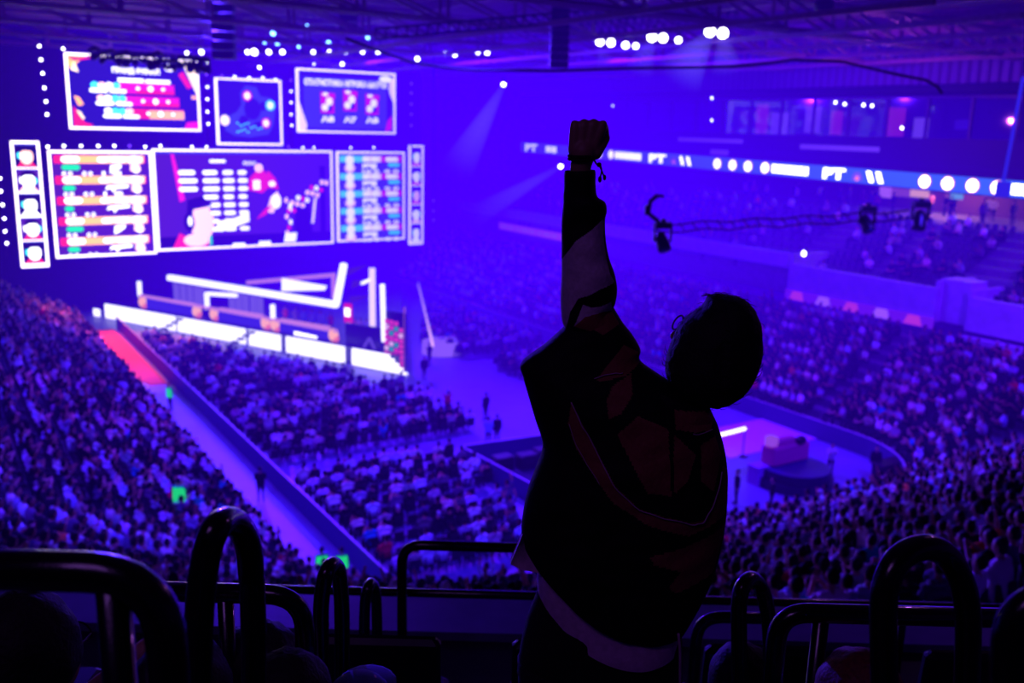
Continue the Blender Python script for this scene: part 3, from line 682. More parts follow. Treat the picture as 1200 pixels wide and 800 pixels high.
# ------------------------------------------------------------------ bodies
def seg_d(P, a, b, r):
    a = np.array(a); b = np.array(b); ab = b - a; t = np.clip(((P - a) @ ab) / max(ab @ ab, 1e-9), 0, 1)
    return np.linalg.norm(P - (a + t[:, None] * ab), axis=1) - r
def caps(kind, arms, lean=0.0, turn=0.0):
    """capsules (a, b, ra, rb, zone) of a figure; x right, y forward, z up, origin at the feet; zones 0 cloth 1 skin 2 trousers 3 hair"""
    K = []; up = kind == 'stand'; h = .93 if up else .53; y0 = 0 if up else -.1
    def T(x, y, z): return (x, y + y0 + (z - h) * lean if z > h else y + y0, z)
    sh = h + .46
    K.append((T(-.07, 0, h), T(-.1, 0, h + .34), .12, .115, 0)); K.append((T(.07, 0, h), T(.1, 0, h + .34), .12, .115, 0)); K.append((T(0, .01, h), T(0, .02, h + .36), .13, .13, 0))
    K.append((T(-.15, 0, sh - .03), T(.15, 0, sh - .03), .075, .075, 0))
    K.append((T(0, 0, sh), T(0, .02, sh + .12), .055, .052, 1))
    hx = turn * .02
    K.append((T(hx, .035, sh + .16), T(hx, .02, sh + .23), .078, .088, 1)); K.append((T(hx, .12, sh + .165), T(hx, .115, sh + .19), .014, .012, 1))
    K.append((T(hx, -.012, sh + .2), T(hx, -.005, sh + .255), .088, .086, 3))
    for s in (-1, 1):
        K.append((T(hx + s * .085, .01, sh + .18), T(hx + s * .085, .01, sh + .2), .018, .018, 1))
        hip = T(s * .09, 0, h - .03)
        if up:
            K.append((hip, (s * .1, .02, .5), .1, .065, 2)); K.append(((s * .1, .02, .5), (s * .11, -.02, .1), .06, .042, 2)); K.append(((s * .11, -.03, .05), (s * .12, .13, .035), .045, .038, 2))
        else:
            kn = (s * .12, .36, .52); K.append((hip, kn, .095, .07, 2)); K.append((kn, (s * .12, .38, .1), .065, .045, 2)); K.append(((s * .12, .36, .05), (s * .13, .5, .035), .045, .038, 2))
        S = T(s * .2, 0, sh - .03); mode = arms
        if arms == 'one': mode = 'up' if s > 0 else 'lap'
        if arms == 'wave': mode = 'out' if s > 0 else 'phone'
        E_, Hn = {'lap': ((s * .25, .06, sh - .28), (s * .1, .26, sh - .36)), 'up': ((s * .27, .05, sh + .2), (s * .2, .07, sh + .46)), 'phone': ((s * .23, .16, sh - .2), (s * .05, .36, sh - .02)),
                  'out': ((s * .4, .1, sh + .08), (s * .5, .14, sh + .33)), 'clap': ((s * .25, .14, sh - .2), (s * .03, .3, sh - .08)), 'down': ((s * .25, -.02, sh - .3), (s * .25, .05, sh - .53)),
                  'cross': ((s * .25, .08, sh - .26), (-s * .08, .18, sh - .2))}[mode]
        E_, Hn = T(*E_), T(*Hn); K.append((S, E_, .058, .045, 0)); K.append((E_, Hn, .042, .03, 0 if mode in ('cross', 'down') else 1)); d = (Vector(Hn) - Vector(E_)).normalized() * .08
        K.append((Hn, tuple(Vector(Hn) + d), .034, .028, 1))
    return K
def remesh(K, voxel, mats, smooth_it=2, extra=None, zone_mat=None):
    mb = MB()
    for (a, b, ra, rb, zn) in K:
        a_, b_ = Vector(a), Vector(b)
        mb.tube([a_, b_], [ra, rb], 14); mb.ell(a_, (ra,) * 3, 0, 14, 10); mb.ell(b_, (rb,) * 3, 0, 14, 10)
    if extra: extra(mb)
    me = mesh_only(mb, 'tmp', [])
    o = bpy.data.objects.new('tmp', me); C.objects.link(o)
    md = o.modifiers.new('r', 'REMESH'); md.mode = 'VOXEL'; md.voxel_size = voxel; md.use_smooth_shade = True
    ms = o.modifiers.new('s', 'SMOOTH'); ms.factor = .5; ms.iterations = smooth_it
    bpy.context.view_layer.update()
    out = bpy.data.meshes.new_from_object(o.evaluated_get(bpy.context.evaluated_depsgraph_get()))
    bpy.data.objects.remove(o); bpy.data.meshes.remove(me)
    out.materials.clear()
    for q in mats: out.materials.append(q)
    n = len(out.polygons); P = np.empty(n * 3); out.polygons.foreach_get('center', P); P = P.reshape(-1, 3)
    D = np.stack([seg_d(P, a, b, (ra + rb) / 2) for (a, b, ra, rb, zn) in K]); zi = np.array([k[4] for k in K])[D.argmin(0)]
    out.polygons.foreach_set('material_index', zi.astype(np.int32)); out.polygons.foreach_set('use_smooth', [True] * n); out.update()
    return out
def light_person(K):
    mb = MB(); z = []
    for (a, b, ra, rb, zn) in K:
        if ra < .02: continue
        n0 = len(mb.v)
        if zn == 3 or (zn == 1 and ra > .07):
            c = (Vector(a) + Vector(b)) / 2; mb.ell(c, (ra * 1.02, ra * 1.05, ra * 1.35), 0, 6, 4)
        else: mb.tube([a, b], [ra * 1.12, rb * 1.12], 5 if ra > .1 else 4)
        z += [zn] * (len(mb.v) - n0)
    return np.array([tuple(p) for p in mb.v]), mb.f, np.array(z)
POSES = [('sit', 'lap', .05, 0), ('sit', 'phone', .15, 1), ('sit', 'clap', .1, -1), ('sit', 'cross', -.1, 1), ('sit', 'one', 0, 0), ('stand', 'up', -.05, 0), ('sit', 'up', 0, 0)]
PW = [.40, .18, .15, .22, .03, .006, .012]
PTXT = ['sitting with hands in lap', 'sitting and holding up a phone', 'sitting and clapping', 'sitting with folded arms', 'sitting with one arm raised', 'standing with both arms raised', 'sitting with both arms raised']
HQ = [remesh(caps(*p), .03, [shirt_info, skin_m, trouser_m, hair_m], 1) for p in POSES]
for i, q in enumerate(HQ): q.name = 'spectator_pose'
LQ = [light_person(caps(*p)) for p in POSES]

# ------------------------------------------------------------------ where people sit
SH = {'white': (232, 232, 238), 'pale grey': (175, 172, 182), 'grey': (105, 102, 115), 'dark': (30, 28, 40), 'black': (12, 11, 17), 'red': (225, 60, 70), 'orange': (240, 130, 60), 'teal': (40, 190, 190)}
SHN = list(SH); SHW = [.30, .18, .12, .2, .16, .012, .008, .01]
places = []      # u, v, z, heading (radians, 0 = towards stage), section, seat only
AISLES_R = [(4.6, 5.8), (17, 18.2), (30, 31.2), (43.5, 44.7)]
AISLES_L = [(9.5, 10.7), (24, 25.2), (38, 39.2)]
def stand_rows():
    cl = (UL + RC, VN + RC); cr = (UR - RC, VN + RC)
    for k in range(20):
        o = row_o(k) + .12; z = row_z(k); R = RC + o
        v = cl[1] + .3
        while v < 52.5:
            if not any(a < v < b for a, b in AISLES_L): places.append((UL - o, v, z, -PI / 2 + .35, 'left stand'))
            v += .6
        n = int(PI / 2 * R / .62)
        for i in range(n):
            a = PI + PI / 2 * (i + .5) / n; f = (i + .5) / n
            if .45 < f < .52: continue
            places.append((cl[0] + R * math.cos(a), cl[1] + R * math.sin(a), z, a - PI / 2 + PI, 'near left corner stand'))
        u = cl[0] + .3
        while u < cr[0]:
            if not (8 < u < 9.2 or 17 < u < 18.2): places.append((u, VN - o, z, 0.0, 'near stand'))
            u += .6
        if k >= NR - 1: continue
        for i in range(n):
            a = 1.5 * PI + PI / 2 * (i + .5) / n; f = (i + .5) / n
            if .3 < f < .36 or .7 < f < .76: continue
            if k > 2 and k < 7 and .36 < f < .5: continue
            places.append((cr[0] + R * math.cos(a), cr[1] + R * math.sin(a), z, a + PI / 2, 'near right corner stand'))
        v = cr[1] + .3
        while v < 64:
            if not any(a < v < b for a, b in AISLES_R): places.append((UR + o, v, z, PI / 2 - .35, 'right stand'))
            v += .6
stand_rows()
n_stand = len(places)
for k in range(NU - 1):      # club rows above the balcony
    v = 5.0
    while v < 15:
        if not (9.5 < v < 10.4): places.append((UB + 1.05 + k, v, 7.2 + k * .5, PI / 2 - .3, 'club rows'))
        v += .6
    v = -7.0
    while v < 1.6: places.append((UB + 1.05 + k, v, 7.2 + k * .5, PI / 2 - .3, 'club rows')); v += .6
    v = 18
    while v < 62: places.append((UB + 1.05 + k, v, 7.2 + k * .5, PI / 2 - .3, 'far balcony')); v += .9
floor_places = []
def stage_u(v): return 1.5 + (57 - v) / 29 * 14.7
v = 0.5
while v < 53:
    u = 2.6
    if 11.6 < v < 14.9 or 24.2 < v < 26.4: v += .4; continue
    lim = 9.6 + .45 * math.sin(v * 2) if v < 6 else (10.6 if v < 12.4 else (14.2 if v < 24.4 else min(14.0, stage_u(v) - 4.4)))
    if v > 28: lim = stage_u(v) - 4.4
    while u < lim: floor_places.append((u, v, 0, random.uniform(-.15, .15), 'floor seats')); u += .6
    v += 1.3
v = 15.0
while v < 48:
    if 28 < v < 29.8: v += 1.3; continue
    u = 22.8 if v < 29 else max(22.0, 17.5 + (v - 28) * .55)
    while u < 29.5: floor_places.append((u, v, 0, random.uniform(-.15, .3), 'right floor seats')); u += .6
    v += 1.3

def world_of(p): return W(p[0], p[1], p[2])
all_p = places + floor_places
def covered(x, y):   # behind the cheering man or the dark near things
    return y > 695 or x < -5 or x > 1205 or y < 0 or (615 < x < 848 and y > 430) or (770 < x < 890 and 350 < y < 470)
inst = []
for idx, p in enumerate(all_p):
    w = world_of(p); q = project(w + Vector((0, 0, .8)))
    if q is None or not (-120 < q[0] < 1330 and 180 < q[1] < 900): continue
    sec = p[4]
    if w.y < 6: continue
    if p[1] < -12 and w.length < 18 and sec != 'near left corner stand' and False: continue
    occ = {'left stand': .93, 'near left corner stand': .92, 'near stand': .92, 'near right corner stand': .88, 'right stand': .93, 'club rows': .28, 'far balcony': .35, 'floor seats': .76, 'right floor seats': .85}[sec]
    inst.append([p, w, q, random.random() < occ, sec])
inst.sort(key=lambda t: t[1].y ** 2 + t[1].x ** 2 + (t[1].z - H) ** 2)
# hidden by the near rail and parapet: leave those out
inst = [t for t in inst if t[2][1] < 800]

# seats
sm_ = MB(); sm_.box((0, 0, .43), (.46, .42, .05), b=.015); sm_.box((0, -.24, .66), (.46, .05, .46), 0, Euler((-.15, 0, 0)).to_matrix(), b=.015); sm_.box((0, -.02, .2), (.06, .3, .4))
SEAT = mesh_only(sm_, 'stadium_seat', seat_m)
ch_ = MB(); ch_.box((0, 0, .45), (.45, .43, .05), b=.015); ch_.box((0, -.22, .7), (.44, .04, .42), b=.012)
for a in (-1, 1):
    for b in (-1, 1): ch_.tube([(a * .2, b * .19, 0), (a * .19, b * .18, .45)], .014, 5)
CHAIR = mesh_only(ch_, 'folding_chair', chair_m)
seatv = np.array([(x, y, z) for (x, y, z) in ((-.23, -.2, .43), (.23, -.2, .43), (.23, .2, .43), (-.23, .2, .43), (-.23, -.22, .43), (.23, -.22, .43), (.23, -.29, .9), (-.23, -.29, .9), (-.23, -.26, .9), (.23, -.26, .9), (.23, -.19, .43), (-.23, -.19, .43))])
seatf = [(0, 1, 2, 3), (4, 5, 6, 7), (8, 9, 10, 11), (7, 6, 9, 8)]
def heading(p): return HROT + p[3]
ns = 0; sv = []; sf = []; fv = []; ff = []; n_ch = 0
for t in inst:
    p, w, q, occ, sec = t; rz = heading(p); fl = 'floor' in sec
    vis = not covered(*q) and w.y > 12
    if not fl and ns < 300 and vis:
        o = bpy.data.objects.new('stadium_seat', SEAT); C.objects.link(o); o.location = w; o.rotation_euler = (0, 0, rz)
        tag(o, 'dark blue plastic stadium seat in the ' + sec, 'seat', 'stadium seats in the ' + sec); ns += 1; continue
    if fl and n_ch < 300 and vis:
        o = bpy.data.objects.new('folding_chair', CHAIR); C.objects.link(o); o.location = w; o.rotation_euler = (0, 0, rz)
        tag(o, 'black row chair on the arena floor in the block nearest the camera', 'chair', 'black row chairs on the arena floor'); n_ch += 1; continue
    c, s_ = math.cos(rz), math.sin(rz); V = seatv @ np.array([[c, s_, 0], [-s_, c, 0], [0, 0, 1]]) + np.array(w)
    L_, F_ = (fv, ff) if fl else (sv, sf); n0 = len(L_) * len(seatv); L_.append(V); F_ += [tuple(i + n0 for i in f) for f in seatf]
for (L_, F_, nm_, m_, lab) in ((sv, sf, 'stadium_seats', seat_m, 'rows of dark blue seats farther up and along the stands'), (fv, ff, 'row_chairs', chair_m, 'rows of black chairs farther back on the arena floor')):
    if L_:
        me = bpy.data.meshes.new(nm_); me.from_pydata(np.concatenate(L_), [], F_); me.materials.append(m_); o = bpy.data.objects.new(nm_, me); C.objects.link(o); tag(o, lab, 'seats', None, 'stuff')

# spectators: the 300 largest one by one, the rest as one crowd
ni = 0; cv = []; cf = []; cc = []; off = 0
SK = [(205, 150, 120), (180, 130, 100), (225, 175, 150), (150, 105, 80)]
for t in inst:
    p, w, q, occ, sec = t
    if not occ: continue
    k = random.choices(range(len(POSES)), PW)[0]; shn = random.choices(SHN, SHW)[0]; rz = heading(p) + random.uniform(-.3, .3); sc = random.uniform(1.04, 1.2)
    col = [min(255, c * random.uniform(.85, 1.1)) for c in SH[shn]]
    if ni < 300 and not covered(*q) and w.y > 12:
        o = bpy.data.objects.new('spectator', HQ[k]); C.objects.link(o); o.location = w; o.rotation_euler = (0, 0, rz); o.scale = (sc,) * 3
        o.color = L3(col) + (1,); lab = '%s-topped person %s, %s' % (shn, PTXT[k], sec); tag(o, lab, 'person', lab.replace('person', 'people')); ni += 1; continue
    V, F, Z = LQ[k]; c, s_ = math.cos(rz) * sc, math.sin(rz) * sc
    cv.append(V @ np.array([[c, s_, 0], [-s_, c, 0], [0, 0, sc]]) + np.array(w)); cf += [tuple(i + off for i in f) for f in F]; off += len(V)
    hair = random.choice([(14, 10, 14), (30, 20, 18), (60, 45, 35), (12, 10, 15), (200, 200, 205) if random.random() < .3 else (20, 15, 18)])
    pal = np.array([L3(col), L3(random.choice(SK)), L3((22, 22, 36)), L3(hair)]); cc.append(np.concatenate([pal[Z], np.ones((len(Z), 1))], 1))
me = bpy.data.meshes.new('crowd'); me.from_pydata(np.concatenate(cv), [], cf); me.materials.append(shirt_attr)
a_ = me.color_attributes.new('tint', 'FLOAT_COLOR', 'POINT'); a_.data.foreach_set('color', np.concatenate(cc).astype(np.float32).ravel())
me.polygons.foreach_set('use_smooth', [True] * len(me.polygons))
o = bpy.data.objects.new('crowd', me); C.objects.link(o); tag(o, 'the farther seated crowd filling the stands and the arena floor', 'crowd', None, 'stuff')
print('crowd', len(inst), 'rest', len(cv), 'individual', ni, 'seats', ns, n_ch)

# single people and staff
def add_person(p, rz, kind, arms, label, colour, vest=None, group=None, name='person', sc=1.0, glow=None):
    key = (kind, arms)
    if key not in PC: PC[key] = remesh(caps(kind, arms), .025, [shirt_info, skin_m, trouser_m, hair_m], 1)
    o = bpy.data.objects.new(name, PC[key]); C.objects.link(o); o.location = p; o.rotation_euler = (0, 0, rz); o.scale = (sc,) * 3; o['_o'] = tuple(p)
    o.color = L3(colour) + (1,); tag(o, label, 'person', group)
    if vest:
        mb = MB(); h = .93 if kind == 'stand' else .53; y0 = 0 if kind == 'stand' else -.1
        for z0, z1, rx, ry in ((h - .12, h + .45, .235, .165),):
            vs = []; 
            for j in range(5):
                z = z0 + (z1 - z0) * j / 4
                for i in range(14): a = 2 * PI * i / 14; kx = 1 - .12 * (j == 4); vs.append((rx * kx * math.cos(a), y0 + ry * kx * math.sin(a), z))
            mb.add(vs, [(j * 14 + i, j * 14 + (i + 1) % 14, (j + 1) * 14 + (i + 1) % 14, (j + 1) * 14 + i) for j in range(4) for i in range(14)])
        vm = mesh_only(mb, 'vest', vest, True); v = bpy.data.objects.new('vest', vm); C.objects.link(v); v.parent = o
    return o
PC = {}
VEST = em('vest_green_glow', (30, 225, 130), .85)  # vest cloth emits green in place of light falling on it
def gp(x, y, z=0): u, v = ground(x, y, z); return W(u, v, z)
add_person(gp(200, 480), 2.6, 'stand', 'down', 'steward in a green hi-vis vest standing at the top of the left aisle', (40, 180, 120), VEST)
add_person(gp(306, 588), .3, 'stand', 'cross', 'dark clothed steward standing against the aisle wall', (16, 14, 30))
add_person(gp(378, 690), .3, 'stand', 'down', 'steward in green vest behind the narrow loop, left of the pair', (40, 180, 120), VEST)
add_person(gp(401, 690), .3, 'stand', 'down', 'steward in green vest behind the narrow black loop, right of the pair', (40, 180, 120), VEST)
b_ = min([t for t in inst if t[3]], key=lambda t: (t[2][0] - 203) ** 2 + (t[2][1] - 596) ** 2)
add_person(b_[1] + Vector((0, 0, .1)), 0, 'stand', 'phone', 'person in a bright green glowing vest standing inside the left stand crowd', (40, 220, 150), VEST)
for i, (x, y, k, ar, c, lab) in enumerate([
    (572, 523, 'stand', 'cross', (150, 190, 230), 'person in a pale jacket standing at the end of the middle floor rows'), (582, 520, 'stand', 'down', (16, 14, 30), 'dark clothed person beside the one in the pale jacket'),
    (569, 492, 'stand', 'down', (14, 12, 26), 'dark clothed person standing alone on the centre aisle'),
    (903, 600, 'stand', 'down', (12, 10, 24), 'dark clothed person standing left of the round platform'), (862, 590, 'stand', 'down', (14, 12, 26), 'dark person standing close behind the jacket sleeve at right'),
    (885, 640, 'stand', 'phone', (12, 10, 24), 'dark person standing by the near barrier, left one'), (908, 632, 'stand', 'cross', (200, 190, 215), 'person in a white top at the near barrier'), (1024, 560, 'stand', 'down', (12, 10, 24), 'dark person standing at the foot of the right stand'),
    (972, 556, 'stand', 'phone', (220, 210, 230), 'person in a white top holding a lit phone beside the round platform'),
    (497, 445, 'stand', 'down', (12, 10, 24), 'dark person standing in the haze right of the stage'), (503, 428, 'stand', 'cross', (14, 12, 26), 'dark person standing under the row of lamps beside the stage')]):
    add_person(gp(x, y), .4 * i, k, ar, lab, c)

random.seed(9)
for i in range(34):
    c = random.choice([(200, 190, 210), (30, 28, 40), (150, 90, 90), (90, 80, 110), (14, 12, 22)])
    add_person(W(random.uniform(51, 57), 2 + i * .95 + random.uniform(-.3, .3), 11.25), random.uniform(0, 6), 'stand', random.choice(['down', 'cross']), 'blurred person standing on the concourse under the ribbon board', c, group='people on the concourse')
t = moving_head(at(1015, 262, 40), 1.5, 'dark lamp unit hanging over the club rows, left one', None, .4, .9); t = moving_head(at(1077, 258, 40), 1.6, 'dark lamp unit hanging over the club rows, right one', None, -.4, 1.2)
# ------------------------------------------------------------------ floor furniture
def barrier(a, b, h, name, label, mm, r=.035):
    t = empty(name, W(*a, 0), label, 'barrier'); m = MB(); m.beam((a[0], a[1], h / 2), (b[0], b[1], h / 2), .06, h); hall_obj(m, 'barrier_panel', mm, t)
    m = MB(); m.tube([(a[0], a[1], h), (b[0], b[1], h)], r, 6); hall_obj(m, 'top_rail', mat('pale_rail', (230, 200, 240), .4), t); return t
blue_panel = mat('aisle_barrier', (62, 55, 120), .6)
barrier((1.7, 52), (1.7, -.5), 1.05, 'aisle_barrier', 'long low barrier with a pale rail along the left floor aisle', blue_panel)
barrier((11.2, 10.6), (17.2, 10.0), 1.0, 'floor_barrier', 'barrier along the back of the dark carpeted technical area', mat('barrier_dark', (60, 55, 110), .7))
barrier((11.0, 10.4), (11.4, 2.2), 1.0, 'floor_barrier', 'barrier on the aisle side of the dark carpeted technical area', mat('barrier_dark', (60, 55, 110), .7))
barrier((12.0, -.8), (18.5, -.8), 1.0, 'floor_barrier', 'dark fence at the foot of the near stand on the right', mat('barrier_dark', (60, 55, 110), .7))
m = MB(); m.box((15, 6, .03), (7.6, 8.4, .06)); tag(hall_obj(m, 'technical_carpet', carpet), 'dark blue carpeted area in the middle of the floor, left of the man', 'carpet')
m = MB(); m.box((23.5, 12.3, .025), (8, 3.6, .05)); tag(hall_obj(m, 'dark_floor_mat', carpet), 'dark blue mat behind the round platform on the right', 'carpet')
m = MB(); m.prism([(-.8, 52), (1.4, 52), (1.4, 33), (.4, 33), (-.8, 38)], 0, .03); tag(hall_obj(m, 'aisle_light_patch', mat('orange_light_paint', (255, 95, 50), .8)), 'strip of floor painted with orange light at the far end of the left aisle', 'carpet')  # orange light falling on the aisle floor, painted as a coloured strip
# black rows of gear cases in the technical area
for i in range(5):
    m = MB(); u, v = 12.4 + i * 1.25, 8.8 - (i % 2) * .3; m.box((u, v, .4), (1.0, .7, .74), b=.05); m.box((u, v, .79), (.96, .66, .05)); m.tube([(u - .2, v - .36, .5), (u + .2, v - .36, .5)], .02, 5)
    tag(hall_obj(m, 'equipment_case', black_plastic), 'black equipment case in the row on the dark carpeted area', 'case', 'equipment cases on the dark carpet')
# round platform with pink dressed display
t = empty('round_platform', W(*ground(930, 575), 0), 'dark round platform with a stepped rim on the right of the floor', 'platform')
cu, cvv = ground(930, 566)
m = MB(); m.tube([(cu, cvv, 0), (cu, cvv, .45)], 1.9, 28); m.tube([(cu, cvv, .45), (cu, cvv, .9)], 1.7, 28); hall_obj(m, 'platform_base', mat('platform_black', (14, 10, 46), .6), t)
m = MB(); m.tube([(cu, cvv, .9), (cu, cvv, .94)], 1.7, 28); hall_obj(m, 'platform_top', mat('platform_top', (50, 30, 110), .5), t)
t = empty('display_desk', W(cu, cvv + .6, .94), 'pink covered display desk standing on the round dark platform', 'desk')
m = MB(); m.box((cu, cvv + .7, 1.45), (2.6, .9, 1.0), b=.1); m.box((cu - .2, cvv + .75, 2.05), (1.5, .6, .4), b=.12); hall_obj(m, 'desk_cover', mat('pink_cover', (225, 70, 140), .7), t)
m = MB(); m.box((cu - 1.1, cvv + .7, 2.2), (.5, .5, .5), b=.05); hall_obj(m, 'small_monitor', em('monitor_violet', (150, 70, 230), .9), t)
m = MB(); m.box((cu + .6, cvv + .3, 2.1), (.5, .4, .4), b=.1); hall_obj(m, 'round_prop', black_plastic, t)
u, v = ground(872, 545)
for i, (x, y, lab, w) in enumerate([(888, 566, 'small violet counter left of the round platform', .9), (1045, 560, 'long dark table at the foot of the right stand', 2.6), (936, 618, 'dark cabinet standing by the near barrier at right', 1.2)]):
    u, v = ground(x, y); t = empty('counter', W(u, v, 0), lab, 'counter')
    m = MB(); m.box((u, v, .95), (w, .8, .07), b=.02); hall_obj(m, 'counter_top', mat('counter_violet', (170, 90, 200), .6) if i == 0 else black_plastic, t)
    m = MB(); m.box((u, v, .46), (w * .92, .7, .92)); hall_obj(m, 'counter_body', mat('counter_violet', (170, 90, 200), .6) if i == 0 else black_plastic, t)
# light tube on the analyst platform
m = MB(); a = ground(838, 511, 1.6); b = ground(873, 502, 1.6); t = empty('light_tube', W(*a, 0), 'single yellowish white light tube lying level right of the jacket collar', 'light')
m.tube([(a[0], a[1], 1.6), (b[0], b[1], 1.6)], .09, 10); hall_obj(m, 'tube', em('tube_cream', (255, 245, 190), 2.2), t)
m = MB();
for p in (a, b): m.tube([(p[0], p[1], 0), (p[0], p[1], 1.55)], .04, 6); m.box((p[0], p[1], .03), (.4, .4, .06))
hall_obj(m, 'stand', black_metal, t)
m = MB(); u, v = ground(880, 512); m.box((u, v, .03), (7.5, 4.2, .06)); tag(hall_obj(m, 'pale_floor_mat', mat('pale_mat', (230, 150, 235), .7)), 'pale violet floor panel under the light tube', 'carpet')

# ------------------------------------------------------------------ stage
P0, P1 = Vector((1.5, 57.0)), Vector((16.2, 27.9)); EF = (P1 - P0).normalized(); NF = Vector((-EF.y, EF.x)); NF = NF if NF.x > 0 else -NF   # NF points into the stage
def onf(x, y, off):      # pixel -> point on the vertical plane parallel to the left stage face
    d = ray(x, y); du = d[0] * TU[0] + d[1] * TU[1]; dv = d[0] * NV[0] + d[1] * NV[1]
    q = P0 + NF * off; s = ((q.x - UC) * NF.x + (q.y - VC) * NF.y) / (du * NF.x + dv * NF.y)
    return Vector((UC + du * s, VC + dv * s, H + d[2] * s))
ZD = 1.25
tri = [(1.5, 57), (16.2, 27.9), (30.5, 57)]
t = empty('stage', W(16, 45, 0), 'triangular stage with glowing white LED front', 'stage')
m = MB(); m.prism([(1.9, 56.9), (16.2, 28.6), (30.1, 56.9)], 0, ZD); hall_obj(m, 'stage_deck', mat('stage_deck', (30, 24, 60), .35), t)
def face_panel(s0, s1, z0, z1, name, mm):
    m = MB()
    a, b = P0 + EF * s0, P0 + EF * s1; c = (a + b) / 2
    m.beam((a.x, a.y, (z0 + z1) / 2), (b.x, b.y, (z0 + z1) / 2), .1, z1 - z0); return hall_obj(m, name, mm, t)
gaps = [ -.7, .6, 11.3, 18.6, 22.1, 27.5, 31.6]
SL = (P1 - P0).length
sg = [(-1.3, -.5), (.3, 9.2), (9.5, 17.2), (17.6, 20.9), (21.5, 27.2), (27.9, 31.3)]
for (a, b) in sg: face_panel(a, b, .08, 1.3 if a > 0 else .7, 'led_panel', LEDW)
for i in range(4): face_panel(31.3 + i * .38, 31.7 + i * .38, .08, 1.05 - i * .27, 'led_panel', LEDW)
m = MB()   # right face
m.beam((16.6, 28.6, .65), (30.5, 57, .65), .1, 1.2); hall_obj(m, 'side_panel', black_metal, t)
# stairs to the stage: little dark marks crossing the LED front
for s_ in (9.3, 17.4):
    m = MB()
    for k in range(5): q = P0 + EF * (s_ - .7 + k * .35) - NF * (1.2 - k * .26); m.box((q.x, q.y, .14 + k * .26), (.5, .35, .16), 0, Matrix.Rotation(math.atan2(EF.y, EF.x), 3, 'Z'))
    tag(hall_obj(m, 'stage_steps', black_metal), 'black open steps up to the stage, ' + ('farther flight' if s_ < 12 else 'middle flight'), 'steps')
# desks
def fbeam(a, b, off, w, name, mm, parent, off2=None, hh=None):
    p, q = onf(*a, off), onf(*b, off if off2 is None else off2); m = MB(); m.beam(p, q, w, hh or w); return hall_obj(m, name, mm, parent)
OD = 1.1
PINKL = em('edge_pink', (235, 150, 200), 1.0); DESKB = em('desk_blue', (60, 45, 190), 1.0)
for i, (a, b, c, d, lab) in enumerate([(172, 226, 348, 360, 'blue lit player desk at the far end of the stage booth'), (256, 306, 363, 372, 'blue lit player desk in the middle of the stage booth'), (328, 385, 376, 386, 'blue lit player desk with white lettering at the near end of the booth')]):
    pa, pb = onf(a, c + 7, OD), onf(b, d + 7, OD); t2 = empty('player_desk', HALL @ Vector((pa.x, pa.y, ZD)), lab, 'desk')
    zt = (onf(a, c - 1, OD).z + onf(b, d - 3, OD).z) / 2
    m = MB(); m.beam((pa.x, pa.y, (ZD + zt) / 2), (pb.x, pb.y, (ZD + zt) / 2), .08, zt - ZD); hall_obj(m, 'desk_front', DESKB, t2)
    m = MB(); q = NF * .15; m.beam((pa.x + q.x, pa.y + q.y, zt), (pb.x + q.x, pb.y + q.y, zt), .4, .07); hall_obj(m, 'desk_top', PINKL, t2)
    for pp, o_ in ((pa, -.06), (pb, .06)):
        m = MB(); c0 = Vector((pp.x, pp.y, (ZD + zt) / 2)) + Vector((EF.x, EF.y, 0)) * o_ * 8; m.ell(c0, (.38, .38, .48), 0, 12, 8); m.ell(c0 + Vector((.1, -.1, -.25)), (.3, .3, .3), 1, 10, 6); hall_obj(m, 'end_lamp', [em('lamp_orange', (255, 175, 90), 1.5), em('lamp_deep_orange', (255, 120, 60), 1.2)], t2)
    if i == 2:
        p, q = onf(345, 392, OD - .1), onf(372, 398, OD - .1); m = MB()
        for k in range(6):
            f0, f1 = k / 6, (k + .82) / 6; aa, bb = p.lerp(q, f0), p.lerp(q, f1); m.beam(aa + Vector((0, 0, .05)), bb + Vector((0, 0, .05)), .04, .42)
        hall_obj(m, 'desk_lettering', WHT, t2)
# booth frame
bt = empty('booth_frame', HALL @ onf(280, 345, OD), 'white glowing beams and posts framing the players booth', 'light frame')
def post(x, y0, y1, off, w, nm='frame_post', mm=LEDW):
    p = onf(x, y1, off); z1 = onf(x, y0, off).z; m = MB(); m.beam((p.x, p.y, p.z), (p.x, p.y, z1), w, w); return hall_obj(m, nm, mm, bt)
fbeam((198, 325), (395, 357), OD, .42, 'roof_beam', LEDW, bt, hh=.42)
post(164, 330, 347, OD, .3); post(243, 343, 362, OD, .3); post(320, 357, 374, OD, .3); fbeam((243, 344), (277, 346), OD, .28, 'frame_beam', LEDW, bt)
fbeam((164, 346), (395, 388), OD - .1, .2, 'frame_sill', PINKL, bt)
fbeam((290, 331), (392, 322), OD + 4, .3, 'frame_beam', PINKL, bt); post(391, 322, 352, OD + 4, .25, mm=PINKL)
p = [onf(330, 326, OD + 2), onf(382, 335, OD + 2), onf(380, 340, OD + 2), onf(330, 341, OD + 2)]
m = MB(); q = Vector((NF.x, NF.y, 0)) * .1; m.add([v for v in p] + [v + q for v in p], [(0, 1, 2, 3), (7, 6, 5, 4), (0, 4, 5, 1), (1, 5, 6, 2), (2, 6, 7, 3), (3, 7, 4, 0)]); hall_obj(m, 'wedge_light', LEDW, bt)
fbeam((403, 309), (394, 356), OD, .42, 'leaning_beam', LEDW, bt, hh=.34)
m = MB(); p = [onf(200, 332, OD), onf(395, 362, OD), onf(395, 350, OD + 4), onf(235, 326, OD + 4)]; m.add(p, [(0, 1, 2, 3)]); hall_obj(m, 'roof_panel', mat('booth_roof', (60, 40, 120), .6), bt)
